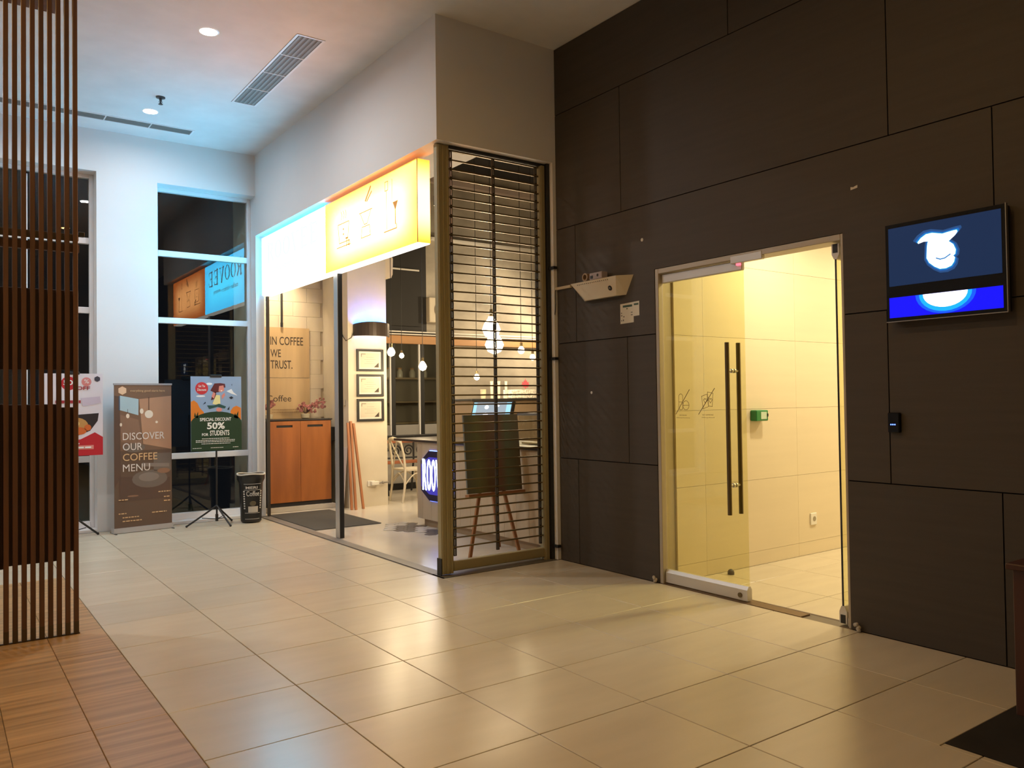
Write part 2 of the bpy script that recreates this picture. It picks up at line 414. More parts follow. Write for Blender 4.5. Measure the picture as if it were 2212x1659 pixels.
for r in range(20):
    z = .2*r
    xs = [2.5, 2.76, 3.16, 3.56, 3.6] if r % 2 else [2.5, 2.56, 2.96, 3.36, 3.6]
    for a, b in zip(xs[:-1], xs[1:]):
        if b-a > .05: B('wall_block', M_BLOCK, ab, a+.001, b-.001, 7.448, 7.47, z+.001, z+.199, bev=.002)
struct(B('wall_alcove_side', M_CREAM, None, 2.4, 2.5, 7.0, 7.6, 0, 5.3), 'side wall of the cabinet alcove', 'wall')
struct(B('wall_shop_right', M_CREAM, None, 9.2, 9.3, 2.3, 8.3, 0, 5.3), 'cream far right wall inside the shop', 'wall')
struct(B('wall_shop_near', M_CREAM, None, 3.75, 9.2, 2.3, 2.4, 0, 5.3), 'cream near wall inside the shop', 'wall')
m = MB(); m.box(2.5, 9.3, 2.3, 8.3, 5.3, 5.4); m.box(2.45, 2.5, 2.2, 7.6, 4.5, 5.4); m.box(2.5, 3.75, 2.25, 2.3, 4.5, 5.4); m.box(2.4, 2.5, 6.6, 7.6, 4.5, 5.4)
struct(m.build('ceiling_shop', M_BLKWALL), 'black painted high ceiling of the coffee shop', 'ceiling')
struct(B('ceiling_shop_band', P('white bulkhead board', (.7, .68, .68), .7), None, 2.55, 3.15, 2.42, 7.44, 3.62, 3.68), 'white ceiling board just inside the shop front', 'ceiling')
# ------------------------------------------------------------------ illuminated shop sign
def lightbox(name, edge, hot, y0, y1, h):
    """backlit acrylic: tube glow is painted into the emission colour, hottest in the middle"""
    m = bpy.data.materials.new(name); m.use_nodes = True; nt = m.node_tree; N = nt.nodes; L = nt.links; b = N['Principled BSDF']
    b.inputs['Base Color'].default_value = (.2, .2, .2, 1); b.inputs['Roughness'].default_value = .3
    tc = N.new('ShaderNodeTexCoord'); sp = N.new('ShaderNodeSeparateXYZ'); L.new(tc.outputs['Object'], sp.inputs[0])
    def rng(out, a, c):
        r = N.new('ShaderNodeMapRange'); r.interpolation_type = 'SMOOTHSTEP'; r.inputs['From Min'].default_value = a; r.inputs['From Max'].default_value = c
        L.new(out, r.inputs['Value']); return r.outputs[0]
    fs = [rng(sp.outputs['Y'], y0-.08, y0+.48), rng(sp.outputs['Y'], y1+.08, y1-.48), rng(sp.outputs['Z'], -.03, .28), rng(sp.outputs['Z'], h+.03, h-.28)]
    f = fs[0]
    for q in fs[1:]:
        u = N.new('ShaderNodeMath'); u.operation = 'MULTIPLY'; L.new(f, u.inputs[0]); L.new(q, u.inputs[1]); f = u.outputs[0]
    mx = N.new('ShaderNodeMix'); mx.data_type = 'VECTOR'; L.new(f, mx.inputs[0]); mx.inputs[4].default_value = edge; mx.inputs[5].default_value = hot
    L.new(mx.outputs[1], b.inputs['Emission Color']); b.inputs['Emission Strength'].default_value = 1; return m
sg = thing('shop_sign', 'long illuminated shop sign, half blue-white and half orange, over the shop entrance', 'sign', (2.51, 4.6, 2.745))
h = .71
M_CY = lightbox('blue lit acrylic', (.95, 8.0, 14.5), (1.3, 11.5, 18), 0, 2.0, h)
M_OR = lightbox('orange lit acrylic', (4.0, .80, .025), (9.8, 4.2, 1.3), -1.97, 0, h)
mbx = MB(); mbx.box(2.462, 2.568, 2.64, 6.595, 2.75, 3.45); mbx.build('cabinet', M_WHITEMET, sg)
f = FX(2.45, 6.6, 2.745)
m = MB(); f.rect(m, 0, 1.998, 0, h, -.012, 0); cyp = m.build('blue_panel', M_CY, sg); tag(cyp, 'blue-white glowing half of the sign')
m = MB(); f.rect(m, 2.002, 3.97, 0, h, -.012, 0); orp = m.build('orange_panel', M_OR, sg); tag(orp, 'orange glowing half of the sign')
B('end_panel', lightbox('orange lit end', (3.5, .75, .03), (7, 3.0, .95), -9, 9, h), sg, 2.45, 2.57, 2.628, 2.64, 2.745, 3.455)
B('bottom_panel', EMIT('sign underside', (1, .93, .82), 3.0), sg, 2.455, 2.57, 2.64, 6.59, 2.738, 2.75)
B('edge_trim', M_BLACK, sg, 2.447, 2.4505, 2.627, 2.633, 2.745, 3.455)
M_SGT = EMIT('sign lettering blue', (.93, 1.0, 1.3), 1.0)
M_SGO = EMIT('sign pictogram brown', (1.0, .42, .10), .7)
def serif(ch, x, y, w, hh, mb):
    q = lambda a, b: (x+a*w, y+b*hh)
    tk = .17*w; tn = .05*w
    def ln(pts, wd): f.line(mb, [q(*p) for p in pts], wd, .0005, .0015)
    if ch == 'E':
        ln([(.28, 0), (.28, 1)], tk); ln([(.1, .02), (.85, .02), (.95, .25)], tn); ln([(.1, .98), (.85, .98), (.92, .77)], tn); ln([(.28, .52), (.65, .52)], tn); ln([(.65, .4), (.65, .64)], tn)
    if ch == 'V':
        ln([(.18, .98), (.52, .02)], tk); ln([(.52, .02), (.85, .98)], tn); ln([(.02, .98), (.38, .98)], tn); ln([(.68, .98), (1, .98)], tn)
    if ch == 'R':
        ln([(.25, 0), (.25, 1)], tk); ln([(.05, .02), (.45, .02)], tn); ln([(.05, .98), (.55, .98)], tn)
        ln([(.55, .98), (.72, .95)], tn); ln([(.74, .94), (.8, .76), (.72, .6)], tk*.8); ln([(.72, .57), (.55, .53), (.3, .53)], tn); ln([(.55, .5), (.88, .02)], tk*.9); ln([(.86, .02), (1, .02)], tn)
    if ch == 'O':
        n = 20
        out = [q(.5+.48*math.cos(6.2832*i/n), .5+.5*math.sin(6.2832*i/n)) for i in range(n)]
        inn = [q(.5+.32*math.cos(6.2832*i/n), .5+.46*math.sin(6.2832*i/n)) for i in range(n)]
        for i in range(n): f.prism(mb, [out[i], out[(i+1) % n], inn[(i+1) % n], inn[i]], .0005, .0015)
for k, ch in enumerate('ROOVEE'): m = MB(); serif(ch, .2+k*.272, .385, .235, .21, m); m.build('letter', M_SGT, cyp)
for wd, a0, w_ in (('coffee', .38, .32), ('bistro', .80, .32), ('eatery', 1.22, .32)): f.text('tagline', wd, a0, .24, w_, .065, M_SGT, cyp, .0005, .001)
for a0 in (.75, 1.17): m = MB(); f.disc(m, a0, .265, .012, .0005, .0015, 8); m.build('tagline_dot', M_SGT, cyp)
m = MB()                                                   # cup, dripper and tall siphon pictograms
for a, b in ((2.461, .382),):
    f.line(m, [(a-.13, b+.06), (a-.1, b-.13), (a+.1, b-.13), (a+.13, b+.06)], .008, .0005, .0015, True); f.line(m, [(a-.16, b-.17), (a+.16, b-.17)], .008, .0005, .0015)
    for d in (-.05, 0, .05): f.line(m, [(a+d, b+.1), (a+d+.02, b+.14), (a+d, b+.18)], .006, .0005, .0015)
    f.disc(m, a, b, .012, .0005, .0015, 8); f.disc(m, a, b-.05, .012, .0005, .0015, 8)
m.build('cup_pictogram', M_SGO, orp)
f.text('lettering', 'To', 2.51, .20, .10, .09, M_SGO, orp, .0005, .001, bold=.02)
m = MB(); a, b = 2.969, .36
f.line(m, [(a-.14, b+.1), (a+.14, b+.1)], .008, .0005, .0015); f.line(m, [(a-.11, b+.09), (a-.03, b-.02), (a+.03, b-.02), (a+.11, b+.09)], .007, .0005, .0015)
f.line(m, [(a-.08, b-.04), (a-.1, b-.14), (a+.1, b-.14), (a+.08, b-.04)], .007, .0005, .0015, True); f.line(m, [(a, b+.2), (a+.11, b+.31)], .02, .0005, .0015); f.line(m, [(a+.03, b+.19), (a+.13, b+.26)], .014, .0005, .0015)
m.build('dripper_pictogram', M_SGO, orp)
m = MB(); a, b = 3.491, .36
f.line(m, [(a-.14, b-.17), (a+.1, b-.17), (a+.1, b-.13)], .009, .0005, .0015); f.line(m, [(a-.12, b+.28), (a-.06, b+.28), (a-.06, b+.2), (a-.12, b+.2)], .006, .0005, .0015, True)
f.line(m, [(a-.09, b+.2), (a-.09, b-.15)], .005, .0005, .0015); f.line(m, [(a+.02, b+.28), (a+.02, b+.05)], .005, .0005, .0015)
f.prism(m, [(a+.03, b+.07), (a+.13, b+.07), (a+.08, b-.01)], .0005, .0015); f.line(m, [(a+.08, b), (a+.08, b-.13)], .014, .0005, .0015)
m.build('siphon_pictogram', M_SGO, orp)
# ------------------------------------------------------------------ roller grille
gr = thing('roller_grille', 'see-through roller grille of thin horizontal bars and chain links beside the charcoal wall', 'grille', (3.0, 2.3, 0))
M_BAR = P('grille bar steel', (.20, .155, .085), .38, .6)
bar = B('bar', M_BAR, gr, 2.549, 3.482, 2.294, 2.306, 3.449, 3.461)
bar.location = (0, 0, 0)
for k in range(1, 43): dup(bar, (3.0, 2.3, -.0772*k), gr)
M_CHAIN = P('dark chain steel', (.06, .046, .028), .45, .5)
for x in (2.575, 2.998, 3.452):
    m = MB()
    for a, b, c, d in ((-.012, -.0065, 0, .066), (.0065, .012, 0, .066), (-.0065, .0065, 0, .008), (-.0065, .0065, .058, .066)): m.box(x+a, x+b, 2.291, 2.309, 3.385+c, 3.385+d)
    l0 = m.build('chain_link', M_CHAIN, gr)
    for k in range(1, 43): dup(l0, (3.0, 2.3, -.0772*k), gr)
B('bottom_rail', M_OLIVE, gr, 2.55, 3.50, 2.28, 2.33, .025, .105, bev=.005)
m = MB(); m.box(3.484, 3.53, 2.27, 2.34, 0, 3.47); m.box(3.49, 3.525, 2.262, 2.27, 0, 3.47); m.build('guide_rail', M_OLIVE, gr)
B('head_box', M_BLACK, gr, 2.55, 3.55, 2.27, 2.36, 3.466, 3.487)
cp = thing('corner_post', 'olive ribbed steel corner post between shop entrance and roller grille', 'post', (2.485, 2.3, 0))
m = MB(); m.bbox(2.434, 2.548, 2.275, 2.33, .012, 3.487, .004)
m.build('post_body', M_OLIVE, cp)
for a in (2.449, 2.49, 2.531): B('rib', M_OLIVE, cp, a-.008, a+.008, 2.267, 2.275, .012, 3.48, bev=.002)
B('base_shoe', M_BLACK, cp, 2.427, 2.434, 2.27, 2.335, .003, .14)
bp_ = thing('jamb_post', 'slim black steel post with three clips beside the roller grille', 'post', (3.548, 2.28, 0))
B('post_body', M_BLACK, bp_, 3.532, 3.565, 2.24, 2.33, .003, 3.487)
for z in (2.56, 1.76, .12): m = MB(); m.bbox(3.562, 3.588, 2.178, 2.1995, z-.012, z+.012, .002); m.box(3.548, 3.566, 2.178, 2.245, z-.012, z+.012); m.build('clip', M_BLACK, bp_)
mp = thing('middle_post', 'silver steel post with black edge standing in the shop entrance', 'post', (2.55, 4.52, 0))
m = MB(); m.bbox(2.523, 2.53, 4.475, 4.57, .004, 2.738, .002); m.build('silver_face', M_ALU, mp)
B('post_body', M_BLACK, mp, 2.53, 2.577, 4.474, 4.572, .004, 2.738)
jp = thing('dark_channel', 'thin dark door channel beside the white pier at the shop entrance', 'channel', (2.52, 6.6, 0))
B('channel_body', P('dark bronze channel', (.06, .045, .03), .5, .3), jp, 2.503, 2.53, 6.57, 6.62, .003, 2.735)
# ------------------------------------------------------------------ glass door in the charcoal wall
M_RAIL = P('satin silver rail', (.60, .57, .53), .36, .35)
d1 = thing('door_1', 'double glass door with silver rails, one leaf closed and one open', 'door', (3.66, .24, 0), kind='structure')
m = MB(); m.bbox(3.604, 3.75, .985, 1.019, 0, DZ-.001, .003); m.bbox(3.604, 3.75, DY0+.001, DY0+.02, 0, DZ-.001, .003); m.bbox(3.604, 3.75, DY0+.02, .985, 2.345, DZ-.001, .003)
m.build('door_frame', P('champagne door frame', (.42, .36, .28), .45, .3), d1)
lf = B('door_leaf_closed', M_DGLASS, d1, 3.644, 3.656, .232, .978, .095, 2.28); tag(lf, 'closed glass leaf with two prohibition stickers')
B('top_rail', M_RAIL, lf, 3.634, 3.666, .23, .98, 2.272, 2.34, bev=.006)
m = MB(); fr0 = Fr((0, .23, 0), (1, 0, 0), (0, 0, 1))
prof = [(3.625, .012), (3.675, .012), (3.675, .085), (3.66, .108), (3.64, .108), (3.625, .085)]
fr0.prism(m, prof, -.75, 0); m.build('bottom_rail', M_RAIL, lf)
m = MB(); fd = FX(3.625, 0, 0); fd.disc(m, -.29, .045, .017, 0, .006); m.build('lock', M_STEEL, lf)
for X in (3.59, 3.71):
    m = MB(); m.cyl((X, .335, .588), (X, .335, 1.78), .0155, 14); m.build('pull_handle', M_STEEL, lf, True)
for z in (1.583, .79):
    m = MB(); m.cyl((3.59, .335, z), (3.71, .335, z), .009, 10); m.cyl((3.628, .335, z), (3.644, .335, z), .015, 12); m.cyl((3.656, .335, z), (3.672, .335, z), .015, 12); m.build('handle_standoff', M_ALU, lf, True)
M_ETCH = P('brown sticker film', (.16, .10, .03), .6)
fd = FX(3.6438, 0, 0)
m = MB()                                                   # pills and cards stickers
def rr(a, b, w_, h_, ang, n=6):
    pts = []
    for cx_, cy_, t0 in ((0, h_/2-w_/2, 0), (0, -h_/2+w_/2, math.pi)):
        for i in range(n+1): t = t0+math.pi*i/n; pts.append((cx_+w_/2*math.cos(t), cy_+w_/2*math.sin(t)))
    c, s_ = math.cos(ang), math.sin(ang); return [(a+c*x-s_*y, b+s_*x+c*y) for x, y in pts]
a, b = -.795, 1.37
fd.line(m, rr(a-.02, b+.0, .038, .12, 0), .003, .0003, .001, True); fd.line(m, [(a-.039, b), (a-.001, b)], .003, .0003, .001)
fd.line(m, [(a+.03+.03*math.cos(6.283*i/14), b-.025+.034*math.sin(6.283*i/14)) for i in range(14)], .003, .0003, .001, True); fd.line(m, [(a, b-.025), (a+.06, b-.025)], .003, .0003, .001)
fd.line(m, [(a-.07, b-.09), (a+.065, b+.09)], .005, .0003, .001); m.build('pill_sticker', M_ETCH, lf)
m = MB(); a, b = -.56, 1.38
fd.line(m, [(a-.055, b+.03), (a-.005, b+.045), (a+.008, b-.045), (a-.042, b-.06)], .003, .0003, .001, True)
fd.line(m, [(a+.0, b+.06), (a+.05, b+.05), (a+.042, b-.045), (a+.008, b-.04)], .003, .0003, .001, True)
for dx in (-.022, .026): fd.line(m, [(a+dx, b-.02), (a+dx-.016, b+.004), (a+dx-.006, b+.014), (a+dx, b+.006), (a+dx+.007, b+.014), (a+dx+.016, b+.004)], .003, .0003, .001, True)
fd.line(m, [(a-.085, b-.1), (a+.065, b+.085)], .005, .0003, .001); m.build('card_sticker', M_ETCH, lf)
fd.text('lettering', 'NO DRUGS', -.83, 1.268, .07, .008, M_ETCH, lf, .0003, .0005); fd.text('lettering', 'Dilarang Membawa', -.86, 1.248, .13, .008, M_ETCH, lf, .0003, .0005)
fd.text('lettering', 'NO GAMBLING', -.61, 1.272, .10, .008, M_ETCH, lf, .0003, .0005); fd.text('lettering', 'Dilarang Berjudi', -.615, 1.252, .115, .008, M_ETCH, lf, .0003, .0005)
lo = B('door_leaf_open', M_DGLASS, d1, 3.648, 4.39, -.476, -.464, .1, 2.27); tag(lo, 'glass leaf standing open into the corridor')
m = MB(); fr1 = Fr((3.64, -.47, 0), (0, -1, 0), (0, 0, 1))
fr1.prism(m, [(-.025, .012), (.025, .012), (.025, .085), (.01, .118), (-.01, .118), (-.025, .085)], -.75, 0); m.build('bottom_rail', M_RAIL, lo)
m = MB(); fr1.prism(m, [(-.025, 2.335), (.025, 2.335), (.025, 2.27), (.01, 2.24), (-.01, 2.24), (-.025, 2.27)], -.75, 0); m.build('top_rail', M_RAIL, lo)
m = MB(); fr1.rect(m, -.016, .016, .014, .065, 0, .002); fr1.rect(m, -.016, .016, 2.28, 2.335, 0, .002); fr1.rect(m, -.006, .006, .118, 2.24, -.004, -.002); m.build('end_cap', M_BLACK, lo)
m = MB(); m.cyl((3.655, -.51, .0), (3.655, -.51, .05), .016, 12); m.build('pivot', M_ALU, lo)
mg = thing('door_magnet', 'pale grey magnetic lock on the door head with a red light', 'lock', (3.63, .17, 2.32))
B('housing', M_RAIL, mg, 3.60, 3.634, .04, .302, 2.318, 2.372, bev=.004)
B('light', EMIT('red diode', (1, .12, .16), 2.5), mg, 3.612, 3.63, .232, .262, 2.304, 2.318)
# ------------------------------------------------------------------ ceiling fittings
def downlight(x, y, label, power, col, z=4.5, rad=.07, glow=9, spread=170):
    t = thing('downlight', label, 'ceiling light', (x, y, z), 'round recessed ceiling downlights')
    m = MB(); n = 24
    for k in range(n):
        a0, a1 = 2*math.pi*k/n, 2*math.pi*(k+1)/n
        q = [(x+r*math.cos(a), y+r*math.sin(a), z+dz) for r, dz in ((rad, -.004), (rad*1.2, -.0005)) for a in (a0, a1)]
        m.add(q, [(0, 1, 3, 2)])
    m.build('trim_ring', M_WHITEMET, t)
    m = MB(); m.cyl((x, y, z-.006), (x, y, z-.001), rad, 24); m.build('lens', EMIT('lens %.2f' % col[2], col, glow), t)
    lamp('beam', 'AREA', (x, y, z-.012), power, col, t, (x, y, 0), shape='DISK', size=rad*1.8, spread=R_(spread))
downlight(.99, 5.736, 'bright round ceiling downlight nearest the dark windows', P_DOWN*.5, C_DOWN)
downlight(.99, 3.521, 'bright round ceiling downlight left of the long air vent', P_DOWN, C_DOWN)
downlight(.99, 1.30, 'round ceiling downlight out of view above the walkway', P_DOWN*.16, C_HALL)
downlight(-1.6, 5.736, 'added round ceiling downlight, unseen behind the slat screen', P_DOWN*1.4, C_DOWN)  # unseen second row, added to brighten the ceiling by floor bounce
downlight(-1.6, 3.9, 'added round ceiling downlight, unseen left of the slat screen', P_DOWN*1.6, C_DOWN)  # also added out of view for more bounce light
downlight(.99, -.92, 'round ceiling downlight above the viewer', P_HALL, C_HALL)
downlight(-1.6, 2.0, 'added warm downlight over the wood-look floor, out of view', P_HALL, C_HALL)  # added warm lamp, tints the bulkhead and near floor
downlight(-1.6, -1.2, 'added unseen warm downlight over the wood-look floor behind the viewer', P_HALL, C_HALL)  # second added warm lamp, outside the view
M_VENT = P('vent blade grey', (.25, .235, .215), .5, .1); M_VENTD = P('vent dark', (.2, .195, .185), .7)
def vent(x0, x1, y0, y1, along, n, label):
    t = thing('air_vent', label, 'vent', ((x0+x1)/2, (y0+y1)/2, 4.5), 'linear ceiling air vents')
    e = .02; z0, z1 = 4.4945, 4.4998
    m = MB(); m.box(x0, x1, y0, y0+e, z0, z1); m.box(x0, x1, y1-e, y1, z0, z1); m.box(x0, x0+e, y0+e, y1-e, z0, z1); m.box(x1-e, x1, y0+e, y1-e, z0, z1); m.build('frame', M_WHITEMET, t)
    B('backing', M_VENTD, t, x0+e, x1-e, y0+e, y1-e, 4.4985, 4.4999)
    for k in range(1, n):
        if along == 'y': c = y0+(y1-y0)*k/n; B('divider', M_WHITEMET, t, x0+e, x1-e, c-.006, c+.006, 4.4945, 4.4984)
        else: c = x0+(x1-x0)*k/n; B('divider', M_WHITEMET, t, c-.006, c+.006, y0+e, y1-e, 4.4945, 4.4984)
    nb = 5
    for k in range(nb):
        if along == 'y':
            c = x0+e+(x1-x0-2*e)*(k+.5)/nb; q = MB(); q.add([(c-.013, y0+e, 4.4960), (c+.010, y0+e, 4.4982), (c+.010, y1-e, 4.4982), (c-.013, y1-e, 4.4960), (c-.013, y0+e, 4.4955), (c+.010, y0+e, 4.4977), (c+.010, y1-e, 4.4977), (c-.013, y1-e, 4.4955)], [(0,1,2,3),(7,6,5,4),(0,4,5,1),(1,5,6,2),(2,6,7,3),(3,7,4,0)])
        else:
            c = y0+e+(y1-y0-2*e)*(k+.5)/nb; q = MB(); q.add([(x0+e, c-.013, 4.4960), (x0+e, c+.010, 4.4982), (x1-e, c+.010, 4.4982), (x1-e, c-.013, 4.4960), (x0+e, c-.013, 4.4955), (x0+e, c+.010, 4.4977), (x1-e, c+.010, 4.4977), (x1-e, c-.013, 4.4955)], [(0,1,2,3),(7,6,5,4),(0,4,5,1),(1,5,6,2),(2,6,7,3),(3,7,4,0)])
        q.build('blade', M_VENT, t)
vent(1.61, 1.86, 3.145, 4.99, 'y', 4, 'four-section ceiling air vent running along the bulkhead')
vent(-.73, 1.535, 6.10, 6.30, 'x', 5, 'ceiling air vent running along the window wall')
sp = thing('sprinkler', 'small dark ceiling sprinkler beside the far downlight', 'sprinkler', (.99, 5.264, 4.5))
m = MB(); m.lathe((.99, 5.264, 4.5), [(.002, -.075), (.022, -.074), (.022, -.07), (.008, -.066), (.008, -.035), (.014, -.03), (.014, -.012), (.045, -.008), (.045, -.0005)], 14); m.build('body', P('dull chrome', (.06, .06, .065), .4, .5), sp, True)
m = MB(); 
for s_ in (-1, 1): m.cyl((.99+s_*.007, 5.264, 4.47), (.99+s_*.016, 5.264, 4.45), .002, 6); m.cyl((.99+s_*.016, 5.264, 4.45), (.99+s_*.004, 5.264, 4.43), .002, 6)
m.build('frame_arm', M_BLACK, sp)
# ------------------------------------------------------------------ timber slat screen
ss = thing('slat_screen', 'dark stained timber slat screen at the left edge', 'screen', (-.8, 2.33, 0))
ns = 30
for k in range(ns):
    x = -.149-k*.0459
    if k == 0:
        s0 = B('slat', M_WALNUT, ss, x-.0135, x+.0135, 2.305, 2.335, .075, 4.498, bev=.003)
        c0 = B('foot_cap', P('bronze foot cap', (.09, .062, .035), .45, .4), s0, x-.0138, x+.0138, 2.3045, 2.3355, .004, .08, bev=.002)
    else:
        s1 = dup(s0, (-.8-k*.0459, 2.33, 0), ss); c1 = c0.copy(); COL.objects.link(c1); c1.parent = s1
B('rail', M_WALNUT, ss, -1.52, -.125, 2.336, 2.365, 2.360, 2.410, bev=.002)
B('rail', P('olive rail', (.12, .085, .045), .5), ss, -1.52, -.128, 2.336, 2.365, 2.432, 2.474, bev=.002)
B('rail_end', M_BLACK, ss, -.128, -.094, 2.335, 2.366, 2.462, 2.492, bev=.003)
for a, b, z0, z1 in ((-1.5, -.13, 1.625, 2.12), (-.235, -.137, .505, 1.395), (-.518, -.243, .455, 1.415), (-1.5, -.528, .44, 1.42)):
    B('back_board', M_WALNUTD, ss, a, b, 2.3365, 2.355, z0, z1, bev=.003)
B('floor_rail', P('bronze floor rail', (.05, .035, .02), .5, .3), ss, -1.52, -.13, 2.31, 2.33, .0005, .006)
struct(B('trim_4', M_WALNUT, None, -3.2, -.19, 2.42, 2.92, 4.085, 4.5), 'dark timber bulkhead hanging from the ceiling behind the slat screen', 'bulkhead')
# ------------------------------------------------------------------ roll-up banner
def inks(fr, parent, shapes, name='printed_shape'):
    """flat print: each entry = (colour hex, polygon list), every colour its own thin layer"""
    for i, (col, polys) in enumerate(shapes):
        for p in polys: m = MB(); fr.prism(m, p, .0004+.0003*i, .0007+.0003*i); m.build(name, P('ink '+col, col, .5), parent)
def circ(a, b, r, n=18, ry=None): ry = ry or r; return [(a+r*math.cos(2*math.pi*i/n), b+ry*math.sin(2*math.pi*i/n)) for i in range(n)]
def hexa(a, b, r): return [(a+r*math.sin(math.pi/3*i), b+r*math.cos(math.pi/3*i)) for i in range(6)]
def rct(a0, a1, b0, b1): return [(a0, b0), (a1, b0), (a1, b1), (a0, b1)]
def bars(fr, parent, a0, a1, b, hh, mat, name='printed_line'):
    """a line of print too small to read"""
    m = MB(); a = a0
    while a < a1-.006:
        w_ = min(random.uniform(.015, .04)*hh/.01, a1-a); fr.rect(m, a, a+w_, b, b+hh, .005, .0055); a += w_+hh*.7
    m.build(name, mat, parent)
bn = thing('rollup_banner', 'brown roll-up banner reading DISCOVER OUR COFFEE MENU', 'banner', (1.035, 6.40, 0))
f = Fr((.725, 6.355, 0), (.631, .075, 0), (0, 0, 1)); W = .632
m = MB(); f.rect(m, 0, W, .005, .06, -.09, .012); m.build('base_cassette', P('silver cassette', (.55, .53, .53), .35, .5), bn)
m = MB(); f.rect(m, .004, .02, .0, .006, -.14, .06); f.rect(m, W-.02, W-.004, 0, .006, -.14, .06); m.build('foot', M_BLACK, bn)
sh = MB(); f.rect(sh, .008, W-.012, .06, 1.63, -.004, 0); bs = sh.build('banner_sheet', P('banner brown', '#655041', .45), bn)
m = MB(); f.rect(m, 0, W-.006, 1.625, 1.645, -.008, .006); m.build('top_bar', P('grey top bar', (.4, .39, .4), .4, .3), bn)
m = MB(); m.cyl(f.p(W/2, .06, -.03), f.p(W/2, 1.63, -.012), .008, 8); m.build('support_pole', M_ALU, bn)
inks(f, bs, [('#7a5d49', [rct(.01, W-.014, .9, 1.62)]), ('#b48a6c', [[(.27, 1.47), (W-.016, 1.505), (W-.016, .90), (.31, .97)]]), ('#8a6a55', [[(.07, 1.30), (.26, 1.24), (.30, .97), (.08, 1.0)]]),
  ('#5c463a', [[(.01, 1.51), (.065, 1.50), (.075, .62), (.01, .5)], [(.06, .62), (.6, .58), (.6, .35), (.06, .35)]]), ('#3f5168', [[(.055, 1.505), (.07, 1.505), (.07, 1.345), (.055, 1.35)]]), ('#a9c3cc', [[(.068, 1.51), (.262, 1.47), (.26, 1.29), (.068, 1.35)]]),
  ('#73665c', [circ(.38, .58, .19, 18, .1), rct(.42, .61, .66, .86), circ(.22, .93, .11, 14, .05)]), ('#867a70', [circ(.37, .60, .11, 16, .05), [(.30, .76), (.59, .74), (.59, .70), (.30, .72)]]), ('#8f6a52', [circ(.53, .66, .07, 12, .03), circ(.20, .40, .06, 12, .01)]),
  ('#e8dac6', [circ(.372, 1.30, .045), circ(.295, 1.335, .02, 12, .03), circ(.148, 1.285, .018, 12, .026), circ(.077, 1.19, .012, 10, .02), circ(.455, 1.21, .014)]), ('#e3bf9d', [hexa(.093, 1.565, .047)]), ('#4a382e', [rct(.369, .375, 1.345, 1.49), rct(.145, .149, 1.31, 1.36)])])
M_CR = P('banner cream ink', '#dcd2c8', .5); M_TN = P('banner tan ink', '#d9b384', .5)
f.text('lettering', 'DISCOVER', .095, 1.02, .445, .08, M_CR, bs, .005, .0005, bold=.006)
f.text('lettering', 'OUR', .095, .905, .205, .08, M_CR, bs, .005, .0005, bold=.006)
f.text('lettering', 'COFFEE', .095, .79, .365, .08, M_TN, bs, .005, .0005, bold=.006)
f.text('lettering', 'MENU', .095, .672, .285, .08, M_CR, bs, .005, .0005)
f.text('tagline', 'everything good starts here', .175, 1.545, .37, .03, M_TN, bs, .005, .0005)
for a, b, w_ in ((.05, .36, .10), (.05, .21, .08), (.09, .165, .18), (.09, .125, .2), (.40, .195, .16), (.47, .42, .13), (.53, .36, .07), (.53, .315, .07)): bars(f, bs, a, a+w_, b, .011, M_TN)
# ------------------------------------------------------------------ poster stands
def tripod(name, label, cx_, y, board, feet, hub):
    t = thing(name, label, 'poster stand', (cx_, y+.05, 0))
    m = MB(); m.cyl((cx_, y+.03, .09), (cx_, y+.03, board[2]+.4), .0105, 10); m.cyl((cx_, y+.03, .05), (cx_, y+.03, .13), .017, 10); m.build('pole', M_BLACK, t)
    for fx_, fy_ in feet:
        m = MB(); m.tube([(cx_, y+.03, hub+.06), (cx_+(fx_-cx_)*.35, y+.03+(fy_-y-.03)*.35, hub-.02), (fx_, fy_, .012)], .0105, 8); lg = m.build('leg', M_BLACK, t)
        m = MB(); m.ball((fx_, fy_, .013), .0135, 8, 6); m.build('rubber_foot', M_BLACK, lg)
        m = MB(); m.cyl((cx_, y+.03, .075), (cx_+(fx_-cx_)*.5, y+.03+(fy_-y-.03)*.5, hub*.5+.01), .005, 6); m.build('brace', M_BLACK, t)
    B('clamp', M_BLACK, t, cx_-.075, cx_+.055, y-.008, y+.03, board[3]-.012, board[3]+.02, bev=.004)
    return t
ps = tripod('poster_stand', 'tripod stand with the green and blue 50% student discount poster', 1.797, 6.25, (1.508, 2.078, .868, 1.722), [(1.475, 6.33), (1.89, 6.065), (2.03, 6.50)], .17)
f = FY(1.508, 6.25, .868); W, H = .57, .854
m = MB(); f.rect(m, 0, W, 0, H, -.008, 0); pb = m.build('poster_board', P('poster sky blue', '#8fa9c9', .45), ps)
q = lambda u, v: (u*W, (1-v)*H)
hill = [q(0, 1), q(1, 1), q(1, .64)]+[q(.5+.5*math.cos(t)*1.02, .64-.165*math.sin(t)) for t in [math.pi*i/14 for i in range(1, 14)]]+[q(0, .64)]
C_ = lambda u, v, r, n=16, k=1: circ(u*W, (1-v)*H, r*W, n, r*W*k)
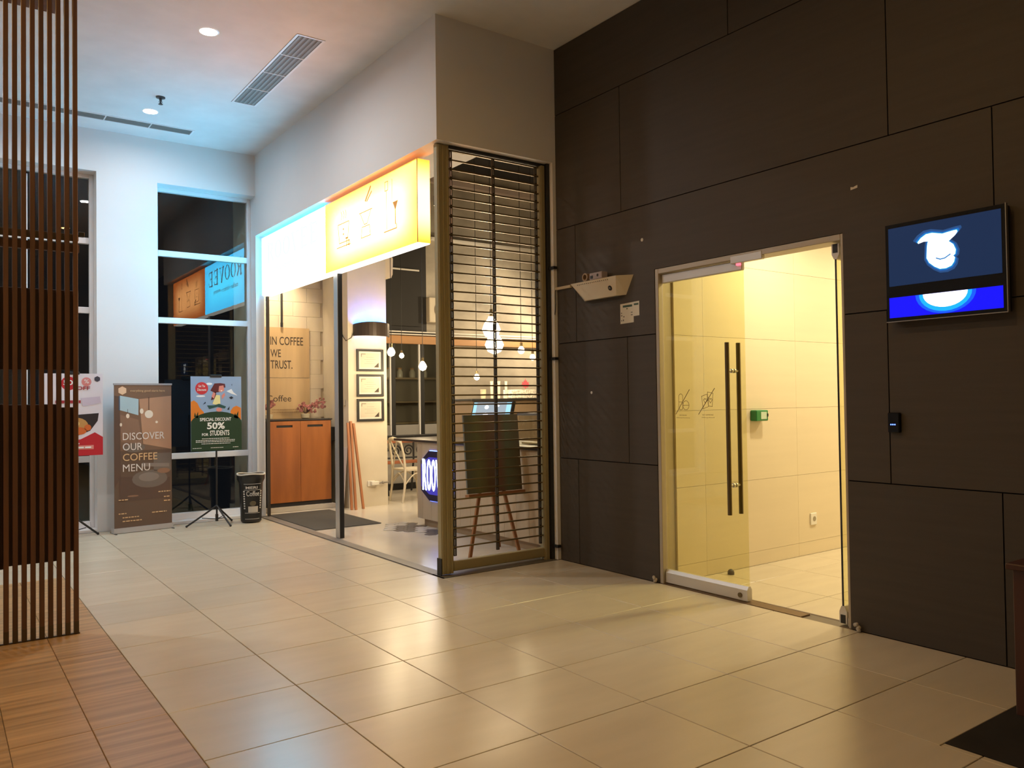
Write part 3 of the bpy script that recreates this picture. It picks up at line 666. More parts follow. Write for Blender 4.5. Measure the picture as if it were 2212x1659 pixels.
inks(f, pb, [('#d97e28', [[q(.0, .34), q(.06, .32), q(.13, .36), q(.17, .42), q(.25, .48), q(.27, .55), q(.2, .6), q(0, .62)], [q(.99, .60), q(.85, .58), q(.78, .54), q(.78, .47), q(.83, .42), q(.9, .40), q(.99, .43)]]), ('#e7edf2', [C_(.36, .10, .06, 12, .4), C_(.19, .265, .09, 12, .2), [q(.70, .20), q(.80, .17), q(.84, .215), q(.92, .26), q(.80, .235)]]),
  ('#c7343b', [C_(.212, .16, .125, 24)]), ('#1c3a22', [hill, [q(.06, .54), q(.08, .48), q(.1, .53), q(.14, .47), q(.14, .56)], [q(.84, .56), q(.87, .5), q(.89, .53), q(.94, .47), q(.93, .58)]]),
  ('#5c2026', [[q(.38, .19), q(.46, .095), q(.58, .09), q(.67, .10), q(.68, .15), q(.60, .155), q(.56, .21), q(.46, .22)], [q(.39, .32), q(.42, .25), q(.49, .20), q(.50, .30)]]),
  ('#d98c80', [[q(.555, .13), q(.64, .12), q(.655, .19), q(.59, .215), q(.54, .20)], [q(.40, .27), q(.44, .21), q(.48, .23), q(.45, .30)], [q(.60, .26), q(.66, .22), q(.67, .26), q(.61, .31)], C_(.55, .45, .06, 12, .7)]),
  ('#e5dc9b', [[q(.42, .37), q(.49, .25), q(.57, .255), q(.575, .37), q(.50, .385)]]), ('#24504f', [[q(.31, .39), q(.45, .39), q(.55, .37), q(.69, .41), q(.66, .435), q(.52, .41), q(.36, .44)]]),
  ('#1b2333', [[q(.23, .38), q(.28, .34), q(.29, .36)], [q(.71, .45), q(.76, .405), q(.75, .455)], [q(.75, .285), q(.80, .27), q(.84, .29), q(.79, .31)], [q(.80, .11), q(.815, .10), q(.81, .13)]]), ('#f3efe9', [[q(.575, .19), q(.62, .185), q(.60, .205)]])])
M_WI = P('white ink', '#e9ebe6', .5)
f.text('lettering', 'Get The', .145*W, (1-.145)*H, .13*W, .032*H, M_WI, pb, .005, .0005, bold=.01); f.text('lettering', 'Discount', .125*W, (1-.195)*H, .175*W, .034*H, M_WI, pb, .005, .0005, bold=.01)
f.text('lettering', 'SPECIAL', .17*W, (1-.602)*H, .28*W, .045*H, M_WI, pb, .005, .0005, bold=.02); f.text('lettering', 'DISCOUNT', .47*W, (1-.602)*H, .32*W, .045*H, M_WI, pb, .005, .0005, bold=.02)
f.text('lettering', '50%', .31*W, (1-.712)*H, .35*W, .092*H, M_WI, pb, .005, .0005, bold=.03); f.text('lettering', 'FOR', .21*W, (1-.80)*H, .125*W, .036*H, M_WI, pb, .005, .0005, bold=.02)
f.text('lettering', 'STUDENTS', .365*W, (1-.80)*H, .385*W, .07*H, M_WI, pb, .005, .0005, bold=.02)
for v, a0, a1 in ((.842, .21, .75), (.865, .09, .86), (.885, .09, .86), (.91, .20, .77)): bars(f, pb, a0*W, a1*W, (1-v)*H, .007, M_WI)
for a0, a1 in ((.03, .2), (.38, .64), (.82, .93)): bars(f, pb, a0*W, a1*W, (1-.966)*H, .006, M_WI)
ps2 = tripod('poster_stand', 'tripod stand with the white and red noodle bowl poster behind the slat screen', .345, 6.35, (.06, .622, .872, 1.748), [(.586, 6.455), (.25, 6.15), (.12, 6.52)], .17)
f = FY(.06, 6.35, .872); W, H = .562, .876
m = MB(); f.rect(m, 0, W, 0, H, -.008, 0); pb = m.build('poster_board', P('poster white', '#d8d3d9', .45), ps2)
C_ = lambda u, v, r, n=16, k=1: circ(u*W, (1-v)*H, r*W, n, r*W*k)
inks(f, pb, [('#b9222e', [C_(.42, .12, .13, 24), [q(0, 1), q(1, 1), q(1, .78), q(.86, .72), q(.62, .80), q(.3, .84), q(0, .80)]]), ('#d1827e', [C_(.72, .10, .085, 20)]), ('#2c2526', [[q(.18, .54), q(.58, .50), q(.93, .485), q(.91, .58), q(.78, .70), q(.55, .76), q(.3, .70)]]), ('#b98a4e', [C_(.55, .64, .2, 18, .8)]), ('#c9652e', [C_(.60, .70, .12, 14, .6), C_(.74, .66, .06)]), ('#d9c07c', [C_(.50, .61, .1, 14, .7)]),
  ('#c4b9c9', [[q(.62, .30), q(.95, .28), q(.97, .36), q(.66, .40)]]), ('#d98a80', [rct(.35*W, .84*W, .075*H, .125*H)]), ('#dccdd6', [rct(.4*W, .6*W, .14*H, .155*H)]), ('#3c3d49', [hexa(.905*W, (1-.065)*H, .055*W)])])
M_RI = P('red ink', '#9c2a35', .5)
f.text('lettering', '%', .68*W, .88*H, .08*W, .05*H, M_WI, pb, .005, .0005); f.text('lettering', '50', .33*W, .86*H, .16*W, .06*H, M_WI, pb, .005, .0005, bold=.02)
f.text('lettering', 'OFF', .55*W, .80*H, .23*W, .045*H, M_RI, pb, .005, .0005, bold=.02); bars(f, pb, .2*W, .62*W, .64*H, .03, M_RI); bars(f, pb, .38*W, .81*W, .09*H, .016, M_WI)
# ------------------------------------------------------------------ waste bin shaped like a coffee bag
bx, by = 2.19, 6.27
bi = thing('waste_bin', 'black coffee-bag waste bin with white print beside the tall window', 'bin', (bx, by, 0))
m = MB(); m.lathe((bx, by, 0), [(.10, .002), (.118, .02), (.12, .05), (.128, .3), (.136, .47), (.158, .51), (.16, .56), (.154, .565), (.146, .52), (.03, .50)], 28); m.build('bin_body', P('black coated bag', (.012, .012, .012), .3), bi, True)
m = MB(); n = 28; pts = [(bx+.157*math.cos(6.2832*i/n), by+.157*math.sin(6.2832*i/n), .572+.006*math.sin(3*6.2832*i/n+.6)) for i in range(n)]; m.tube(pts, .009, 6, True); m.build('liner_rim', P('white bin liner', (.6, .57, .5), .6), bi, True)
class Cy(Fr):
    def p(s, a, b, d=0):
        r = .12+.034*(b/.565)+d+.0025; t = s.t0+a/.13
        return Vector((bx+r*math.cos(t), by+r*math.sin(t), b))
fc = Cy((0, 0, 0), (1, 0, 0), (0, 0, 1)); fc.t0 = math.radians(-100)
M_BW = P('bin white ink', '#c9c6c0', .5)
fc.text('lettering', 'MERI', -.07, .405, .12, .03, M_BW, bi, .001, .0005, bold=.02)
fc.text('lettering', 'Coffee', -.065, .32, .135, .06, M_BW, bi, .001, .0005, bold=.01)
for b_ in (.46, .39, .12, .05):
    m = MB()
    for k in range(8): fc.prism(m, rct(-.09+k*.0225, -.09+(k+1)*.0225, b_, b_+.004), .0008, .0014)
    m.build('printed_line', M_BW, bi)
m = MB()
for k in range(5): fc.prism(m, rct(-.048+k*.022, -.048+(k+1)*.022, .13, .2), .0008, .0014)
m.build('printed_tag', P('bin tag ink', '#b8b2a8', .5), bi)
for sx in (-.1, .085):
    for k in range(8): m = MB(); fc.prism(m, rct(sx, sx+.018, .17+k*.028, .186+k*.028), .0008, .0014); m.build('printed_icon', M_BW, bi)
fc.prism((m := MB()), circ(.003, .235, .035, 12, .03), .0006, .001); m.build('printed_cup', P('bin cup ink', '#5d5540', .5), bi)
# ------------------------------------------------------------------ things on the charcoal wall
tv = thing('display_screen', 'wall display with a glowing white letter emblem above a blue strip', 'screen', (3.56, -1.165, 1.82))
f = FX(3.54, -.848, 1.815); W, H = .632, .548
m = MB(); f.rect(m, .004, W-.004, .004, H-.004, -.058, -.006); m.build('housing', M_BLACK, tv)
m = MB(); f.rect(m, 0, W, 0, H, -.006, 0); bz = m.build('bezel', M_BLACKG, tv)
m = MB(); f.rect(m, -.003, W+.003, -.004, 0, -.02, .002); f.rect(m, W, W+.004, 0, H+.003, -.02, .002); m.build('metal_edge', P('screen edge steel', (.35, .33, .3), .35, .7), tv)
m = MB(); f.rect(m, .018, W-.02, .198, H-.022, .0003, .0012); us = m.build('upper_screen', P('dark blue screen', (.004, .008, .02), .3, spec=.1, emit=((.012, .027, .075), 1)), tv); tag(us, 'dark blue upper screen with the glowing emblem')
m = MB(); f.rect(m, .016, W-.018, .02, .134, .0003, .0012); lsn = m.build('lower_screen', EMIT('pure blue screen', (.004, .004, 1.0), 1.0), tv); tag(lsn, 'bright blue lower strip with white disc')
M_GLOW = EMIT('emblem glow blue', (.01, .14, .55), 1.0); M_GLOWN = EMIT('emblem glow cyan', (.02, .45, .75), 1.0); M_EW = EMIT('emblem white', (1, 1, 1), 2.2)
T = [(0.185, 0.423), (0.203, 0.443), (0.232, 0.46), (0.265, 0.462), (0.319, 0.448), (0.34, 0.451), (0.373, 0.455), (0.394, 0.456), (0.398, 0.446), (0.384, 0.428), (0.351, 0.403), (0.375, 0.383), (0.387, 0.353), (0.384, 0.331), (0.373, 0.321), (0.382, 0.313), (0.377, 0.29), (0.363, 0.271), (0.335, 0.261), (0.302, 0.262), (0.274, 0.278), (0.246, 0.303), (0.233, 0.329), (0.234, 0.352), (0.236, 0.385), (0.239, 0.409), (0.243, 0.42), (0.218, 0.422), (0.189, 0.415)]
cx_, cy_ = .298, .36
grow = lambda k: [(cx_+(a-cx_)*k, cy_+(b-cy_)*k) for a, b in T]
def shp(pts, d, mat, nm, par):
    m = MB(); f.prism(m, pts, d, d+.0004); m.build(nm, mat, par)
shp(grow(1.22), .0014, P('emblem glow rim', (.0, .0, .0), .3, emit=((.013, .075, .24), 1)), 'emblem_glow', us); shp(grow(1.11), .0019, M_GLOW, 'emblem_glow', us); shp(grow(1.04), .0024, M_GLOWN, 'emblem_glow', us); shp(T, .0029, M_EW, 'emblem', us)
m = MB(); f.line(m, [(.285, .322), (.305, .313), (.33, .316), (.358, .332)], .007, .0034, .0038); m.build('emblem_line', EMIT('emblem line', (.05, .25, .6), 1), us)
def half(cx2, top, rx, ry, n=14): return [(cx2+rx*math.cos(math.pi+math.pi*i/n), top+ry*math.sin(math.pi+math.pi*i/n)) for i in range(n+1)]
shp(half(.325, .133, .16, .112), .0014, EMIT('disc rim blue', (.005, .12, 1.0), 1), 'disc_glow', lsn); shp(half(.325, .133, .14, .10), .0019, EMIT('disc rim cyan', (.01, .5, 1.0), 1), 'disc_glow', lsn); shp(half(.325, .133, .118, .078), .0024, M_EW, 'disc', lsn)
cr_ = thing('card_reader', 'small black card reader with three blue lights on the charcoal wall', 'card reader', (3.585, -.851, 1.185))
B('housing', M_BLACKG, cr_, 3.572, 3.6, -.885, -.818, 1.186, 1.30, bev=.004)
for k in range(3):
    m = MB(); FX(3.572, 0, 0).disc(m, .838+k*.0115, 1.232, .0038, 0, .001, 10); m.build('diode', EMIT('blue diode', (.06, .12, 1), 9), cr_)
ft = thing('fly_trap', 'white wedge-shaped insect trap mounted on the charcoal wall', 'insect trap', (3.55, 1.62, 2.24))
TL, TR = 1.885, 1.331
v = [(3.49, TL, 2.37), (3.49, TR, 2.37), (3.6, 1.245, 2.375), (3.6, 1.99, 2.375), (3.545, 1.76, 2.222), (3.545, 1.385, 2.222), (3.6, 1.33, 2.225), (3.6, 1.83, 2.225)]
m = MB(); m.add(v, [(0, 4, 5, 1), (1, 5, 6, 2), (3, 7, 4, 0), (4, 7, 6, 5), (0, 1, 2, 3), (3, 2, 6, 7)]); m.build('housing', P('ivory plastic', (.62, .54, .40), .45), ft)
for k in range(17):
    y = 1.80-k*.023; m = MB(); m.cyl((3.4966, y, 2.352), (3.4935, y, 2.351), .0035, 6); m.build('vent_hole', M_BLACK, ft)
m = MB(); m.cyl((3.521, 1.43, 2.285), (3.517, 1.43, 2.2835), .021, 18, .02); bd = m.build('brand_badge', M_BLACK, ft); m = MB(); m.cyl((3.517, 1.43, 2.2835), (3.5165, 1.43, 2.283), .009, 14); m.build('badge_mark', P('badge grey', (.4, .38, .35), .4), bd)
cbx = thing('small_carton', 'small purple-grey carton lying on top of the insect trap', 'box', (3.54, 1.59, 2.376)); B('carton', P('carton lilac', (.36, .31, .33), .6), cbx, 3.51, 3.575, 1.515, 1.665, 2.3765, 2.432, bev=.003)
m = MB(); f2 = FX(3.51, 0, 0); f2.rect(m, -1.655, -1.62, 2.385, 2.41, 0, .0008); f2.disc(m, -1.565, 2.407, .012, 0, .0008, 10); m.build('printed_mark', M_BLACK, cbx)
tp = thing('tape_roll', 'brown roll of tape standing on top of the insect trap', 'tape', (3.54, 1.745, 2.376))
m = MB(); n = 20
pr = []
for r, dx in ((.034, -.02), (.034, .02), (.022, .02), (.022, -.02)): pr.append([(3.54+dx, 1.735+r*math.cos(6.2832*i/n), 2.411+r*math.sin(6.2832*i/n)) for i in range(n)])
vs = [p for q_ in pr for p in q_]; fs_ = [(j*n+i, j*n+(i+1) % n, ((j+1) % 4)*n+(i+1) % n, ((j+1) % 4)*n+i) for j in range(4) for i in range(n)]
m.add(vs, fs_); m.build('tape', P('brown tape', (.30, .20, .11), .4), tp)
cn = thing('cable_trunking', 'ivory cable trunking running from the grille post to the insect trap', 'trunking', (3.585, 2.05, 2.37)); B('trunking', P('ivory trunking', (.55, .47, .34), .5), cn, 3.578, 3.6, 1.995, 2.2, 2.362, 2.386, bev=.002)
m = MB(); m.tube([(3.575, 2.19, 2.362), (3.57, 2.185, 2.30), (3.565, 2.178, 2.24), (3.565, 2.185, 2.18), (3.575, 2.205, 2.14)], .004, 6); m.build('cable', M_BLACK, cn)
nt_ = thing('wall_notice', 'small white printed notice taped below the insect trap', 'notice', (3.598, 1.29, 1.995)); f = FX(3.5985, 1.399, 1.997)
m = MB(); f.prism(m, [(0, 0), (.15, .003), (.15, .05), (.213, .052), (.213, .165), (0, .158)], -.001, 0); pp = m.build('paper', P('notice paper', (.62, .58, .48), .7), nt_)
inks(f, pp, [('#2e4a3a', [rct(.03, .135, .128, .145), rct(.155, .205, .135, .15), rct(.07, .085, .112, .12)]), ('#55524a', [rct(.01, .02, .02, .03), rct(.03, .04, .02, .034), rct(.01, .022, .06, .07), rct(.035, .047, .05, .06), rct(.12, .14, .06, .066), rct(.12, .14, .08, .086), rct(.01, .02, .08, .09)])])
for i, (y, z, r, lb) in enumerate(((1.144, 2.631, .014, 'small white sticker on the charcoal wall above the insect trap notice'), (-.628, 2.643, .02, 'small white chip on the charcoal wall above the door corner'), (1.762, 1.455, .012, 'tiny white dot on the charcoal wall beside the roller grille'))):
    t = thing('wall_sticker', lb, 'sticker', (3.599, y, z), 'small white marks on the charcoal wall'); m = MB(); f = FX(3.5995, y, z)
    if i == 1: f.prism(m, [(-.022, -.012), (.022, -.006), (.022, .010), (.006, .006), (-.004, .002), (-.022, .006)], -.0005, .0015)
    else: f.prism(m, [(r*math.cos(6.2832*k/7+.3), r*math.sin(6.2832*k/7+.3)) for k in range(7)], -.0005, .0015)
    m.build('sticker', P('white mark', (.62, .57, .48), .6), t)
# corridor fittings
eb = thing('release_button', 'green emergency door release box on the corridor wall', 'button', (4.72, .95, 1.2)); B('housing', P('green plastic', (.02, .20, .05), .4), eb, 4.645, 4.80, .905, .97, 1.2, 1.29, bev=.006)
m = MB(); FY(0, .905, 0).rect(m, 4.70, 4.775, 1.215, 1.275, 0, .003); m.build('cover', P('pale release cover', (.5, .62, .48), .3), eb); m = MB(); FY(0, .902, 0).rect(m, 4.78, 4.792, 1.235, 1.26, 0, .004); m.build('key_slot', M_BLACK, eb)
so = thing('wall_socket', 'white wall socket low on the corridor wall', 'socket', (5.49, .965, .26)); B('plate', P('white plastic', (.75, .72, .64), .35), so, 5.445, 5.535, .958, .97, .257, .362, bev=.004)
m = MB(); FY(0, .958, 0).disc(m, 5.495, .31, .022, 0, .002, 18); m.build('outlet', P('outlet grey', (.30, .26, .18), .5), so)
ds = thing('door_stop', 'small dark rubber door stop on the corridor floor', 'door stop', (4.254, .88, 0)); m = MB(); m.lathe((4.254, .88, 0), [(.026, .0005), (.026, .02), (.02, .034), (.008, .042)], 14); m.build('dome', P('dark rubber', (.05, .035, .015), .5), ds, True)
for (x, y, lb) in ((3.59, 1.06, 'crumpled pale wad at the left foot of the glass door frame'), (3.595, -.585, 'crumpled pale wad at the right foot of the glass door frame')):
    t = thing('plaster_wad', lb, 'debris', (x, y, 0), 'wads at the door frame feet'); m = MB()
    for k in range(5): m.ball((x-.012+random.uniform(-.01, .01), y+random.uniform(-.025, .025), .012+k*.008), .013, 7, 5)
    m.build('wad', P('dirty plaster', (.42, .37, .30), .8), t)
# timber cabinet in the lower right corner
tc_ = thing('timber_cabinet', 'dark red-brown timber cabinet on the black stone in the lower right corner', 'cabinet', (3.05, -2.1, 0))
M_MAHO = P('mahogany', (.05, .014, .007), .45, var=((14, 14, 1.5), .25, 4))
x0, x1, y0, y1 = 2.75, 3.4, -2.5, -1.80
B('plinth', M_BLACK, tc_, x0+.03, x1, y0+.03, y1-.03, .003, .08)
for px_, py_ in ((x0, y1-.06), (x0, y0), (x1-.06, y1-.06), (x1-.06, y0)): B('corner_stile', M_MAHO, tc_, px_, px_+.06, py_, py_+.06, .08, .675, bev=.003)
B('side_panel', M_BLACK, tc_, x0+.012, x0+.03, y0+.06, y1-.06, .14, .62); B('side_panel', M_BLACK, tc_, x0+.06, x1-.06, y1-.03, y1-.012, .14, .62); B('side_panel', M_BLACK, tc_, x0+.06, x1-.06, y0+.012, y0+.03, .14, .62); B('side_panel', M_BLACK, tc_, x1-.03, x1-.012, y0+.06, y1-.06, .14, .62)
for z0, z1 in ((.08, .14), (.62, .675)): m = MB(); m.box(x0+.004, x0+.05, y0+.06, y1-.06, z0, z1); m.box(x0+.06, x1-.06, y1-.05, y1-.004, z0, z1); m.box(x0+.06, x1-.06, y0+.004, y0+.05, z0, z1); m.build('rail', M_MAHO, tc_)
B('top', M_MAHO, tc_, x0-.02, x1+.02, y0-.02, y1+.02, .675, .70, bev=.004)
# ------------------------------------------------------------------ coffee shop: alcove
M_ORW = P('orange veneer', (.38, .125, .028), .35, var=((9, 9, 1.2), .16, 4))
M_PLY = P('plywood', (.52, .36, .19), .6, var=((8, 8, .8), .10, 4)); M_INK = P('dark brown ink', (.05, .032, .02), .6)
cb = thing('two_door_cabinet', 'orange wooden two-door cabinet with slot handles in the shop alcove', 'cabinet', (3.05, 7.08, 0))
B('carcass', P('black carcass', (.02, .016, .014), .5), cb, 2.6, 3.475, 6.905, 7.35, .06, 1.172); B('plinth', P('pale plinth', (.5, .45, .38), .5), cb, 2.58, 3.50, 6.84, 7.34, .001, .06, bev=.003)
B('top', P('dark cabinet top', (.03, .022, .018), .35), cb, 2.59, 3.485, 6.885, 7.36, 1.172, 1.192, bev=.003)
for x0, x1, hx0 in ((2.612, 3.038, 2.72), (3.042, 3.462, 3.135)):
    m = MB(); f = FY(0, 6.905, 0); hx1 = hx0+.215; hz0, hz1 = 1.085, 1.115
    for r_ in ((x0, x1, .115, hz0), (x0, x1, hz1, 1.165), (x0, hx0, hz0, hz1), (hx1, x1, hz0, hz1)): f.rect(m, *r_, .0, .018)
    d = m.build('door', M_ORW, cb); m = MB(); f.rect(m, hx0, hx1, hz0, hz1, .001, .004); m.build('slot_handle', M_BLACK, d)
def plysign(z0, z1, x0, x1, label, kind):
    t = thing('plywood_sign', label, 'sign', ((x0+x1)/2, 7.44, z0), 'plywood signs on the block wall'); f = FY(0, 7.428, 0)
    m = MB(); f.rect(m, x0, x1, z0, z1, -.018, 0); b_ = m.build('board', M_PLY, t); return b_, f
b1, f = plysign(1.752, 2.437, 2.56, 3.385, 'plywood board reading IN COFFEE WE TRUST above the orange cabinet', 0)
f.text('lettering', 'IN COFFEE', 2.835, 2.195, .46, .115, M_INK, b1, .0005, .001, bold=.008); f.text('lettering', 'WE', 2.835, 2.03, .145, .105, M_INK, b1, .0005, .001, bold=.008); f.text('lettering', 'TRUST.', 2.835, 1.872, .305, .115, M_INK, b1, .0005, .001, bold=.008)
b2, f = plysign(1.16, 1.742, 2.56, 3.385, 'plywood board reading Coffee directly above the orange cabinet', 1)
f.text('lettering', 'Coffee', 2.78, 1.425, .34, .085, M_INK, b2, .0005, .001)
for b_ in (1.31, 1.275): bars(Fr(f.o, f.u, f.v), b2, 2.85, 3.25, b_, .008, P('faded ink', (.30, .18, .08), .6))
hr = thing('hanging_rod', 'black rod hanging from the shop front down to the plywood board', 'rod', (2.985, 7.40, 2.45)); m = MB(); m.cyl((2.985, 7.40, 2.445), (2.985, 7.40, 3.6), .014, 10); m.cyl((2.985, 7.40, 2.44), (2.985, 7.40, 2.5), .018, 10); m.build('rod', M_BLACK, hr)
def blossoms(name, label, x, y, z, seed, n, wide, lean):
    rnd = random.Random(seed); t = thing(name, label, 'flowers', (x, y, z), 'pink artificial flowers on the cabinet')
    m = MB(); m.lathe((x, y, z), [(.04, .0005), (.055, .01), (.06, .06), (.05, .065)], 14); m.build('pot', P('cream pot', (.5, .43, .30), .5), t, True)
    mt = P('blossom pink', (.40, .15, .14), .6, rnd=.35); mt2 = P('twig brown', (.11, .06, .045), .7); petal = None
    for k in range(n):
        a = rnd.uniform(0, 6.28); e = Vector((x+lean+rnd.uniform(-wide, wide), y+rnd.uniform(-.05, .05), z+rnd.uniform(.08, .26)))
        p0 = Vector((x, y, z+.06)); mid = (p0+e)/2+Vector((-.02, 0, .04))
        m = MB(); m.tube([p0, mid, e], [.005, .004, .0025], 6); m.build('twig', mt2, t)
        for j in range(7):
            c = mid.lerp(e, rnd.uniform(.1, 1))+Vector((rnd.uniform(-.025, .025), rnd.uniform(-.025, .025), rnd.uniform(-.02, .025)))
            if petal is None:
                m = MB()
                for q_ in range(5):
                    aa = q_*1.2566; m.ball((.011*math.cos(aa), -.002, .011*math.sin(aa)), .009, 5, 4, (1, .5, 1))
                petal = m.build('blossom', mt); petal.parent = t; petal.location = c-Vector((x, y, z))
            else: b_ = dup(petal, c, t); b_.rotation_euler = (rnd.uniform(-.6, .6), rnd.uniform(-1, 1), rnd.uniform(-.6, .6))
blossoms('flower_arrangement', 'pink blossom arrangement at the right end of the orange cabinet', 3.20, 7.12, 1.193, 3, 12, .20, .12)
blossoms('flower_arrangement', 'small pink blossom sprig at the left end of the orange cabinet', 2.67, 7.05, 1.193, 5, 5, .06, .02)
ms = thing('entrance_mat', 'dark grey entrance mat inside the shop door', 'mat', (2.92, 5.82, 0)); B('mat', P('grey coir', (.075, .066, .055), .95, bump=((300, 300, 300), .4)), ms, 2.535, 3.33, 5.14, 6.66, .0005, .009, bev=.003)
sk = thing('speaker_box', 'small black box on the alcove wall right of the orange cabinet', 'speaker', (3.57, 7.15, .88)); B('housing', M_BLACK, sk, 3.50, 3.6, 7.05, 7.26, .88, 1.07, bev=.004)
# boards and sticks leaning on the pillar
wb = thing('white_board', 'white board leaning on the alcove wall beside the orange cabinet', 'board', (3.52, 6.72, 0))
m = MB(); m.add([(3.50, 6.60, .001), (3.50, 6.85, .001), (3.585, 6.86, .80), (3.585, 6.66, .80), (3.513, 6.60, .001), (3.513, 6.85, .001), (3.5985, 6.86, .80), (3.5985, 6.66, .80)], [(0, 1, 2, 3), (7, 6, 5, 4), (0, 4, 5, 1), (1, 5, 6, 2), (2, 6, 7, 3), (3, 7, 4, 0)]); m.build('board', P('white melamine', (.66, .6, .56), .4), wb)
M_STK = P('reddish timber', (.38, .15, .06), .55, rnd=.25, var=((10, 10, 2), .2, 3))
for k, (x, y, x2, y2, z2) in enumerate(((3.555, 6.45, 3.583, 6.61, 1.13), (3.60, 6.42, 3.62, 6.60, 1.15), (3.72, 6.45, 3.66, 6.602, 1.12))):
    t = thing('timber_stick', ['leftmost', 'middle', 'rightmost'][k]+' of three reddish timber sticks leaning on the pillar', 'stick', (x, y, 0), 'timber sticks leaning on the pillar')
    d = Vector((x2-x, y2-y, z2)); s_ = Vector((.014, 0, 0)); u_ = Vector((0, .014, 0)); a_ = Vector((x, y, .002))
    m = MB(); m.add([a_-s_-u_, a_+s_-u_, a_+s_+u_, a_-s_+u_, a_+d-s_-u_, a_+d+s_-u_, a_+d+s_+u_, a_+d-s_+u_], [(0, 3, 2, 1), (4, 5, 6, 7), (0, 1, 5, 4), (1, 2, 6, 5), (2, 3, 7, 6), (3, 0, 4, 7)]); m.build('stick', M_STK, t)
# ------------------------------------------------------------------ pillar fittings
f = FY(0, 6.62, 0)
for k, (z0, z1, lb) in enumerate(((1.815, 2.112, 'topmost of three black framed certificates on the pillar'), (1.478, 1.775, 'middle of three black framed certificates on the pillar'), (1.145, 1.445, 'lowest of three black framed certificates on the pillar'))):
    t = thing('framed_certificate', lb, 'picture frame', (3.915, 6.61, z0), 'framed certificates on the pillar'); x0, x1 = 3.718, 4.112; w_ = .03
    m = MB()
    for r_ in ((x0, x1, z0, z0+w_), (x0, x1, z1-w_, z1), (x0, x0+w_, z0+w_, z1-w_), (x1-w_, x1, z0+w_, z1-w_)): f.rect(m, *r_, .001, .02)
    m.build('frame', M_BLACK, t); m = MB(); f.rect(m, x0+w_, x1-w_, z0+w_, z1-w_, .001, .006); mt_ = m.build('mount', P('certificate mount', (.72, .68, .60), .6), t)
    m = MB(); f.rect(m, x0+.055, x1-.055, z0+.05, z1-.05, .0062, .007); pr_ = m.build('certificate', P('certificate paper', (.60, .53, .42), .6), mt_)
    m = MB(); f.prism(m, [(x1-.07, z0+.055), (x1-.07, z0+.12), (x1-.14, z0+.055)], .0072, .008); m.build('corner_mark', M_INK, pr_); m = MB(); f.line(m, [(x0+.07, z1-.10), (x0+.07, z1-.065), (x0+.13, z1-.065)], .006, .0072, .008); m.build('corner_mark', M_INK, pr_)
    m = MB()
    for j in range(4): f.rect(m, 3.86-.03*(j % 2), 3.97+.03*(j % 2), z1-.11-j*.028, z1-.106-j*.028, .0072, .008)
    m.build('printed_line', P('certificate grey', (.35, .3, .24), .6), pr_)
wl = thing('wall_lamp', 'dark curved up-and-down wall lamp on the pillar with blue light above', 'lamp', (3.925, 6.6, 2.3))
m = MB(); n = 16; cxw, rx, ry = 3.94, .265, .16
for k in range(n):
    t0, t1 = math.pi+math.pi*k/n, math.pi+math.pi*(k+1)/n; q_ = []
    for t in (t0, t1):
        for rr_ in (1, .94):
            for z in (2.285, 2.44+.035*math.sin(t-math.pi)): q_.append((cxw+rx*rr_*math.cos(t), 6.618+ry*rr_*math.sin(t), z))
    m.add(q_, [(0, 4, 5, 1), (2, 3, 7, 6), (1, 5, 7, 3), (0, 2, 6, 4)])
m.build('shade', P('bronze lamp shade', (.05, .035, .028), .3, .3), wl, True)
B('blue_strip', EMIT('blue led strip', (.015, .17, 1.0), 700), wl, 3.76, 4.12, 6.57, 6.60, 2.37, 2.385)
B('warm_strip', EMIT('warm led strip', (1, .74, .42), 12), wl, 3.76, 4.12, 6.55, 6.60, 2.34, 2.355)
B('mounting_plate', M_BLACK, wl, 3.74, 4.14, 6.605, 6.619, 2.33, 2.40)
m = MB(); m.tube([(3.69, 6.60, 2.36), (3.64, 6.60, 2.26), (3.58, 6.64, 2.22), (3.592, 6.75, 2.28), (3.592, 6.8, 2.34)], .005, 6); m.build('cable', M_BLACK, wl)
so = thing('pillar_socket', 'white socket with a plugged-in adapter low on the pillar', 'socket', (3.92, 6.61, .27)); B('plate', P('white plastic', (.75, .72, .64), .35), so, 3.86, 3.965, 6.605, 6.62, .27, .345, bev=.003); B('adapter', P('white plastic', (.75, .72, .64), .35), so, 3.90, 4.01, 6.56, 6.605, .285, .335, bev=.005)
m = MB(); m.cyl((4.01, 6.58, .31), (4.15, 6.58, .315), .012, 8); m.ball((4.07, 6.575, .313), .022, 8, 6); m.build('plug', P('grey plug', (.25, .22, .18), .5), so)
sw = thing('door_chime', 'small cream switch on the alcove wall beside the pillar', 'switch', (3.59, 6.74, 1.3)); B('switch', P('cream switch', (.55, .48, .38), .4), sw, 3.575, 3.6, 6.71, 6.77, 1.36, 1.44, bev=.003)
ac = thing('air_conditioner', 'white air conditioner mounted high on the pillar side', 'air conditioner', (4.22, 7.0, 3.1)); m = MB(); Fr((4.165, 6.64, 3.1), (1, 0, 0), (0, 0, 1)).prism(m, [(0, .02), (.06, 0), (.10, .02), (.118, .06), (.125, .28), (.11, .30), (0, .30)], -.8, 0); m.build('casing', P('white casing', (.72, .62, .48), .4), ac)
m = MB(); m.box(4.21, 4.28, 6.66, 7.42, 3.115, 3.12); m.build('outlet_louvre', P('louvre grey', (.4, .36, .3), .4), ac)
